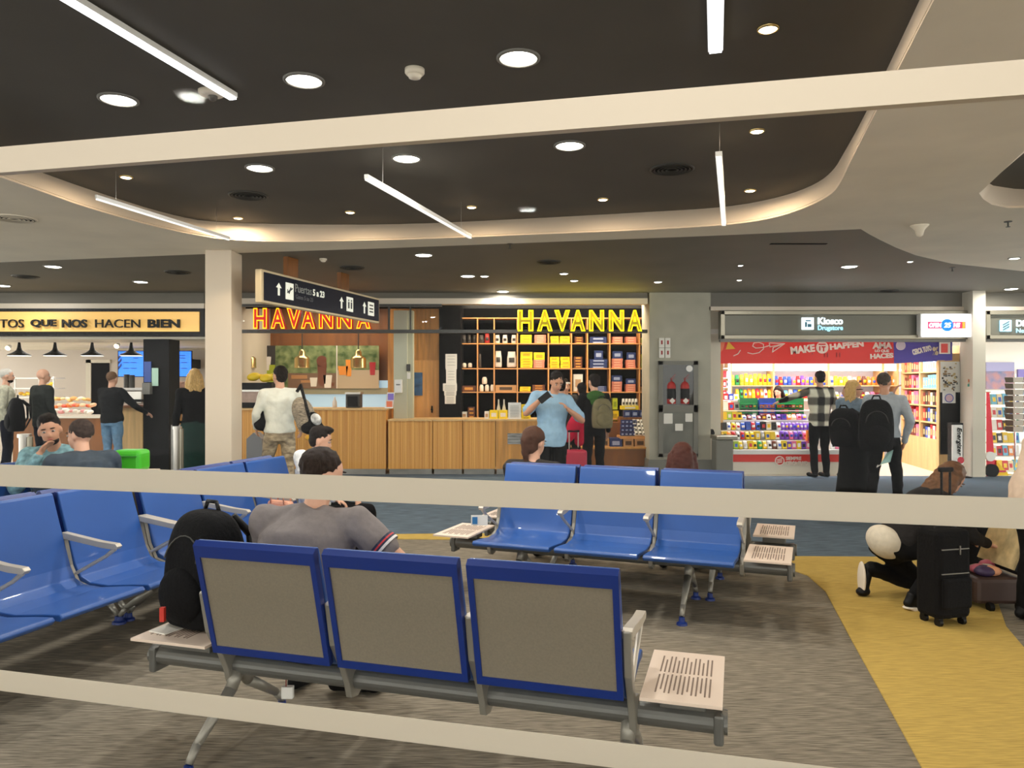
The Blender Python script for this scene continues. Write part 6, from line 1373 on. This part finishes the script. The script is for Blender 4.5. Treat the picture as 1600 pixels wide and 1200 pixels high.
# -- walking couple
p_ = Vector((X(1382, 9.0), 9.0, 0))
t, J, hp = person('man in a pale grey shirt and black trousers walking, seen from behind, mask in hand', p_, -.45, h=1.68, skin='skin2', top=cloth((176, 184, 192), noise=.04), hem=.0, legs=BLK, hair=HGR, hair_style='buzz', head_rot=(4, 0, -25), voxel=.010,
    pose=dict(elR=(.28, -.04, 1.16), wrR=(.22, .02, .90), knR=(.14, .12, .50), anR=(.16, .26, .09), knL=(-.12, -.02, .50), anL=(-.16, -.22, .13), elL=(-.24, .16, 1.2), wrL=(.10, .28, 1.50)), handdir=dict(L=(.45, -.1, .9)))
softbag('backpack', 'black backpack on the back of the man in the pale grey shirt', 'backpack', (X(1366, 8.75), 8.72, P(0, 704, 8.7).z), -.35 + PI, (.38, .24, .60), M['blackfab'], lean=-.18)
hw = P(1396, 705, 8.85); t = thing('face_mask', 'pale green face mask dangling from the hand of the man in grey', 'face mask', hw); k = MB(); pts = [P(1386, 708, 8.85), P(1396, 703, 8.8), P(1391, 722, 8.82), P(1376, 726, 8.85)]; k.add(pts + [p + Vector((0, .01, 0)) for p in pts], [(0, 1, 2, 3), (7, 6, 5, 4), (0, 1, 5, 4), (1, 2, 6, 5), (2, 3, 7, 6), (3, 0, 4, 7)]); k.build('mask_sheet', cm((176, 220, 212)), t); MB().path([P(1376, 726, 8.85), P(1370, 730, 8.85), P(1372, 726, 8.85)], .004, 6).build('ear_loop', M['paper'], t)
p_ = Vector((X(1334, 9.45), 9.45, 0))
t, J, hp = person('woman with wavy blond hair and a long black skirt walking beside the man in grey', p_, -1.0, h=1.62, skin='skin2', top=cloth((120, 138, 154)), skirt=M['blackm'], legs=None, hair=HBL, hair_style='long', head_rot=(0, 0, -55), voxel=.011, pose=dict(head=(.0, .02, 1.60), elL=(-.24, .06, 1.14), elR=(.26, .05, 1.13), wrR=(.24, .16, .88)))
MB().path([hp(.07, .02, .0), hp(.045, .09, .004), hp(0, .10, .004), hp(-.045, .09, .004), hp(-.07, .02, 0)], .005, 6).build('glasses', M['black'], t, world=False)
softbag('backpack', 'large slumping black backpack carried by the blond woman', 'backpack', (X(1318, 9.2), 9.1, P(0, 695, 9.1).z), PI * .75, (.36, .26, .46), M['blackfab'], lean=-.3)
# -- man in the checked jacket at the kiosk
p_ = Vector((X(1281, 12.62), 12.62, 0))
PL = plaid_mat()
t, J, hp = person('man in a black and cream checked jacket and black cap reaching into the kiosk display', p_, .15, h=1.76, fat=1.1, top=PL, hem=-.10, legs=BLK, hair=M['black'], hair_style='short', voxel=.011, pose=dict(elL=(-.33, .22, 1.34), wrL=(-.52, .38, 1.24), elR=(.30, .02, 1.12), wrR=(.28, .12, .92)), face=False)
# -- staff seen over the kiosk display
person('kiosk worker with dark hair bending behind the gum racks', (X(1216, 14.25), 14.25, 0), 2.4, h=1.50, top=cloth((150, 40, 44)), legs=BLK, hair=HB, hair_style='long', voxel=.013, head_rot=(-25, 0, 0))
person('customer with dark hair in red seen between the checked jacket and the blond woman', (X(1321, 13.6 - .9), 12.6, 0), 1.2, h=1.52, top=cloth((196, 40, 46)), legs=BLK, hair=HBR, voxel=.013)
# -- café customers
person('bearded man with grey hair, beige jacket and black bag at the left edge', (X(10, 12.6), 12.6, 0), -1.1, h=1.80, top=cloth((196, 194, 172)), hem=-.1, legs=NAVY, shoe=M['white'], hair=HWH, hair_style='buzz', beard=HB, voxel=.012, head_rot=(0, 0, 0))
softbag('backpack', 'black rucksack hanging at the side of the bearded man', 'backpack', (X(28, 12.3), 12.25, P(0, 674, 12.3).z), 2.3, (.40, .25, .55), M['blackfab'])
person('bald man in a dark grey coat standing at the café, seen from behind', (X(67, 12.8), 12.8, 0), -.45, h=1.80, fat=1.05, top=cloth((46, 50, 48)), hem=-.14, legs=NAVY, hair=None, voxel=.012, head_rot=(0, 0, -35))
person('man in a black sweater and light jeans at the café counter, seen from behind', (X(175, 12.7), 12.7, 0), -.2, h=1.75, fat=1.1, top=cloth((30, 32, 34)), legs=JEAN, hair=mat('hair_thin', (110, 84, 64), .6, spec=.15), hair_style='buzz', voxel=.012, pose=dict(elR=(.34, .12, 1.18), wrR=(.40, .34, 1.06), elL=(-.27, .08, 1.14), wrL=(-.18, .28, 1.06)))
person('woman with straight blond hair in black with a dark green skirt beside the column', (X(304, 10.9), 10.9, 0), .5, h=1.76, top=BLK, skirt=cloth((30, 56, 50)), hair=HBL, hair_style='long', voxel=.012)
# -- two seated men beyond the left row
q = uv(-5.10, 5.15)
t, J, hp = person('bearded man in a teal patterned shirt resting his chin on his hand', (X(84, 6.1), 6.15, 0), PI + .35, base=SIT, h=1.78, fat=1.1, top=cloth((128, 168, 176), noise=.25), legs=NAVY, hair=HB, hair_style='quiff', beard=HB, skin='skin2', voxel=.009, head_rot=(-8, 10, 5),
    pose=dict(chest=(0, .02, .82), neck=(0, .10, 1.02), head=(.02, .17, 1.165), shR=(.18, .08, .97), elR=(.22, .30, .74), wrR=(.06, .33, .99), shL=(-.18, .08, .97), elL=(-.26, .28, .74), wrL=(-.06, .38, .74)), handdir=dict(R=(-.4, -.5, .7)))
k = MB(); e, w = J['shR'], J['elR']; k.cyl(e.lerp(w, .75), e.lerp(w, .98), .066, .064, 20, cap=False); k.build('sleeve_stripe', cm((214, 180, 130)), t, world=False)
person('man with a fade haircut in a dark blue-grey hoodie, his back turned', (X(133, 5.75), 5.75, 0), .75, base=SIT, h=1.74, fat=1.25, top=cloth((66, 76, 86)), legs=NAVY, hair=mat('hair_fade', (62, 50, 44), .7, spec=.15, noise=.4, nscale=60), hair_style='buzz', voxel=.009, head_rot=(-6, 0, 40),
    pose=dict(chest=(0, .02, .82), neck=(0, .09, 1.02), head=(0, .16, 1.16), shR=(.19, .05, .97), shL=(-.19, .05, .97), elR=(.26, .20, .72), elL=(-.26, .20, .72), wrR=(.12, .40, .66), wrL=(-.12, .40, .66)))
t = thing('green_case', 'bright green plastic carry case beside the man in the hoodie', 'case', P(196, 728, 6.2)); a = P(174, 728, 6.1); b = P(218, 704, 6.1); MB().bb((a.x, 6.1, a.z - .05), (b.x, 6.3, b.z)).build('case_body', mat('bright_green', (70, 190, 40), .4), t, bevel=.03); MB().bb((a.x + .02, 6.085, b.z - .05), (b.x - .02, 6.1, b.z - .045)).build('lid_seam', cm((40, 130, 24)), t)
t = thing('side_stool', 'low table under the green carry case', 'table', (P(196, 0, 6.2).x, 6.2, 0)); zz = a.z - .05; MB().bb((a.x - .05, 6.05, zz - .03), (b.x + .05, 6.35, zz)).build('table_top', M['tray'], t); MB().cyl((P(196, 0, 6.2).x, 6.2, 0), (P(196, 0, 6.2).x, 6.2, zz - .03), .03).build('pedestal', M['beam'], t)
# -- kneeling woman with suitcases
kx, ky = X(1440, 5.5), 5.5
t, J, hp = person('woman kneeling on the yellow carpet, brown hair, black jacket and cream shirt, packing a suitcase', (kx, ky, 0), -1.35, base=SIT, h=1.66, skin='skin', top=cloth((40, 38, 38), bump=.8), hem=-.04, legs=BLK, shoe=M['black'], sole=cm((236, 224, 206)), hair=mat('hair_chestnut', (110, 78, 54), .5, spec=.15, noise=.25, nscale=40), hair_style='back', voxel=.009, head_rot=(-45, 0, 0),
    pose=dict(pelvis=(0, -.26, .42), chest=(.0, -.02, .66), neck=(0, .18, .80), head=(0, .27, .90), shR=(.17, .12, .74), elR=(.20, .26, .50), wrR=(.15, .46, .42), shL=(-.17, .12, .74), elL=(-.20, .26, .50), wrL=(-.12, .48, .42),
              hiR=(.10, -.24, .40), knR=(.17, .14, .42), anR=(.27, -.30, .10), toR=(.29, -.13, .04), hiL=(-.10, -.24, .38), knL=(-.12, .08, .07), anL=(-.12, -.37, .22), toL=(-.12, -.42, .04)))
mb = MB(); mb.sph((0, -.31, .42), (.15, .10, .13), Euler((.5, 0, 0)).to_matrix(), 18); mb.build('shirt_tail', cloth((226, 216, 196), noise=.04), t, remesh=.010, world=False)
suitcase('upright_suitcase', 'upright black fabric suitcase in front of the kneeling woman', (X(1483, 4.85), 4.92, 0), .25, (.26, .20, .62), M['blackfab'], .36, soft=True, trim=M['black'], hx=.09, hw=.13)
t = thing('open_suitcase', 'opened dark suitcase with a cream lining beside the kneeling woman', 'suitcase', (X(1545, 5.4), 5.4, 0))
px, py = X(1545, 5.4), 5.4
MB().bb((px - .22, py - .22, .04), (px + .12, py + .22, .22)).build('case_base', cm((64, 46, 40), .5), t, bevel=.03)
Rl = Matrix.Rotation(math.radians(22), 3, 'Y'); c = Vector((px + .17, py, .47)); MB().box(c, (.07, .44, .50), Rl).build('case_lid', M['black'], t, bevel=.02); MB().box(c + Rl @ Vector((-.04, 0, 0)), (.02, .40, .46), Rl).build('lid_lining', mat('cream_lining', (214, 190, 140), .7, noise=.2, nscale=9, bump=.6), t)
k = MB(); 
for q in range(7): k.sph((px - .17 + random.random() * .22, py - .15 + random.random() * .25, .25), (.07, .06, .035), n=12, mi=q % 4)
k.build('packed_clothes', [cm((216, 110, 130)), cm((60, 44, 80)), cm((226, 160, 120)), cm((226, 216, 200))], t, smooth=True)
t['kind_note'] = 0; del t['kind_note']
for s in (-1, 1): MB().cyl((px + s * .1 - .05, py - .23, .03), (px + s * .1 - .02, py - .23, .03), .03).build('wheel', M['black'], t)
softbag('backpack', 'small black backpack behind the open suitcase', 'backpack', (X(1530, 5.9), 5.9, 0), 0, (.26, .2, .58), M['blackfab'], straps=False)
t = thing('trolley_handle', 'thin black trolley handle bar next to the kneeling woman', 'handle', (0, 0, 0)); bpy.data.objects.remove(t)
# -- person at the right edge
person('person in a beige blouse and black trousers standing at the right edge', (X(1625, 4.9), 4.9, 0), -1.4, h=1.62, fat=1.15, top=cloth((224, 200, 178), bump=.5, noise=.04), hem=-.15, legs=BLK, hair=HBR, hair_style='long', voxel=.010, pose=dict(chest=(0, .08, 1.2), neck=(0, .22, 1.36), head=(0, .32, 1.46), shR=(.17, .18, 1.32), shL=(-.17, .18, 1.32), elL=(-.30, .26, 1.06), wrL=(-.22, .42, .92), elR=(.25, .3, 1.06), wrR=(.2, .45, .9)))
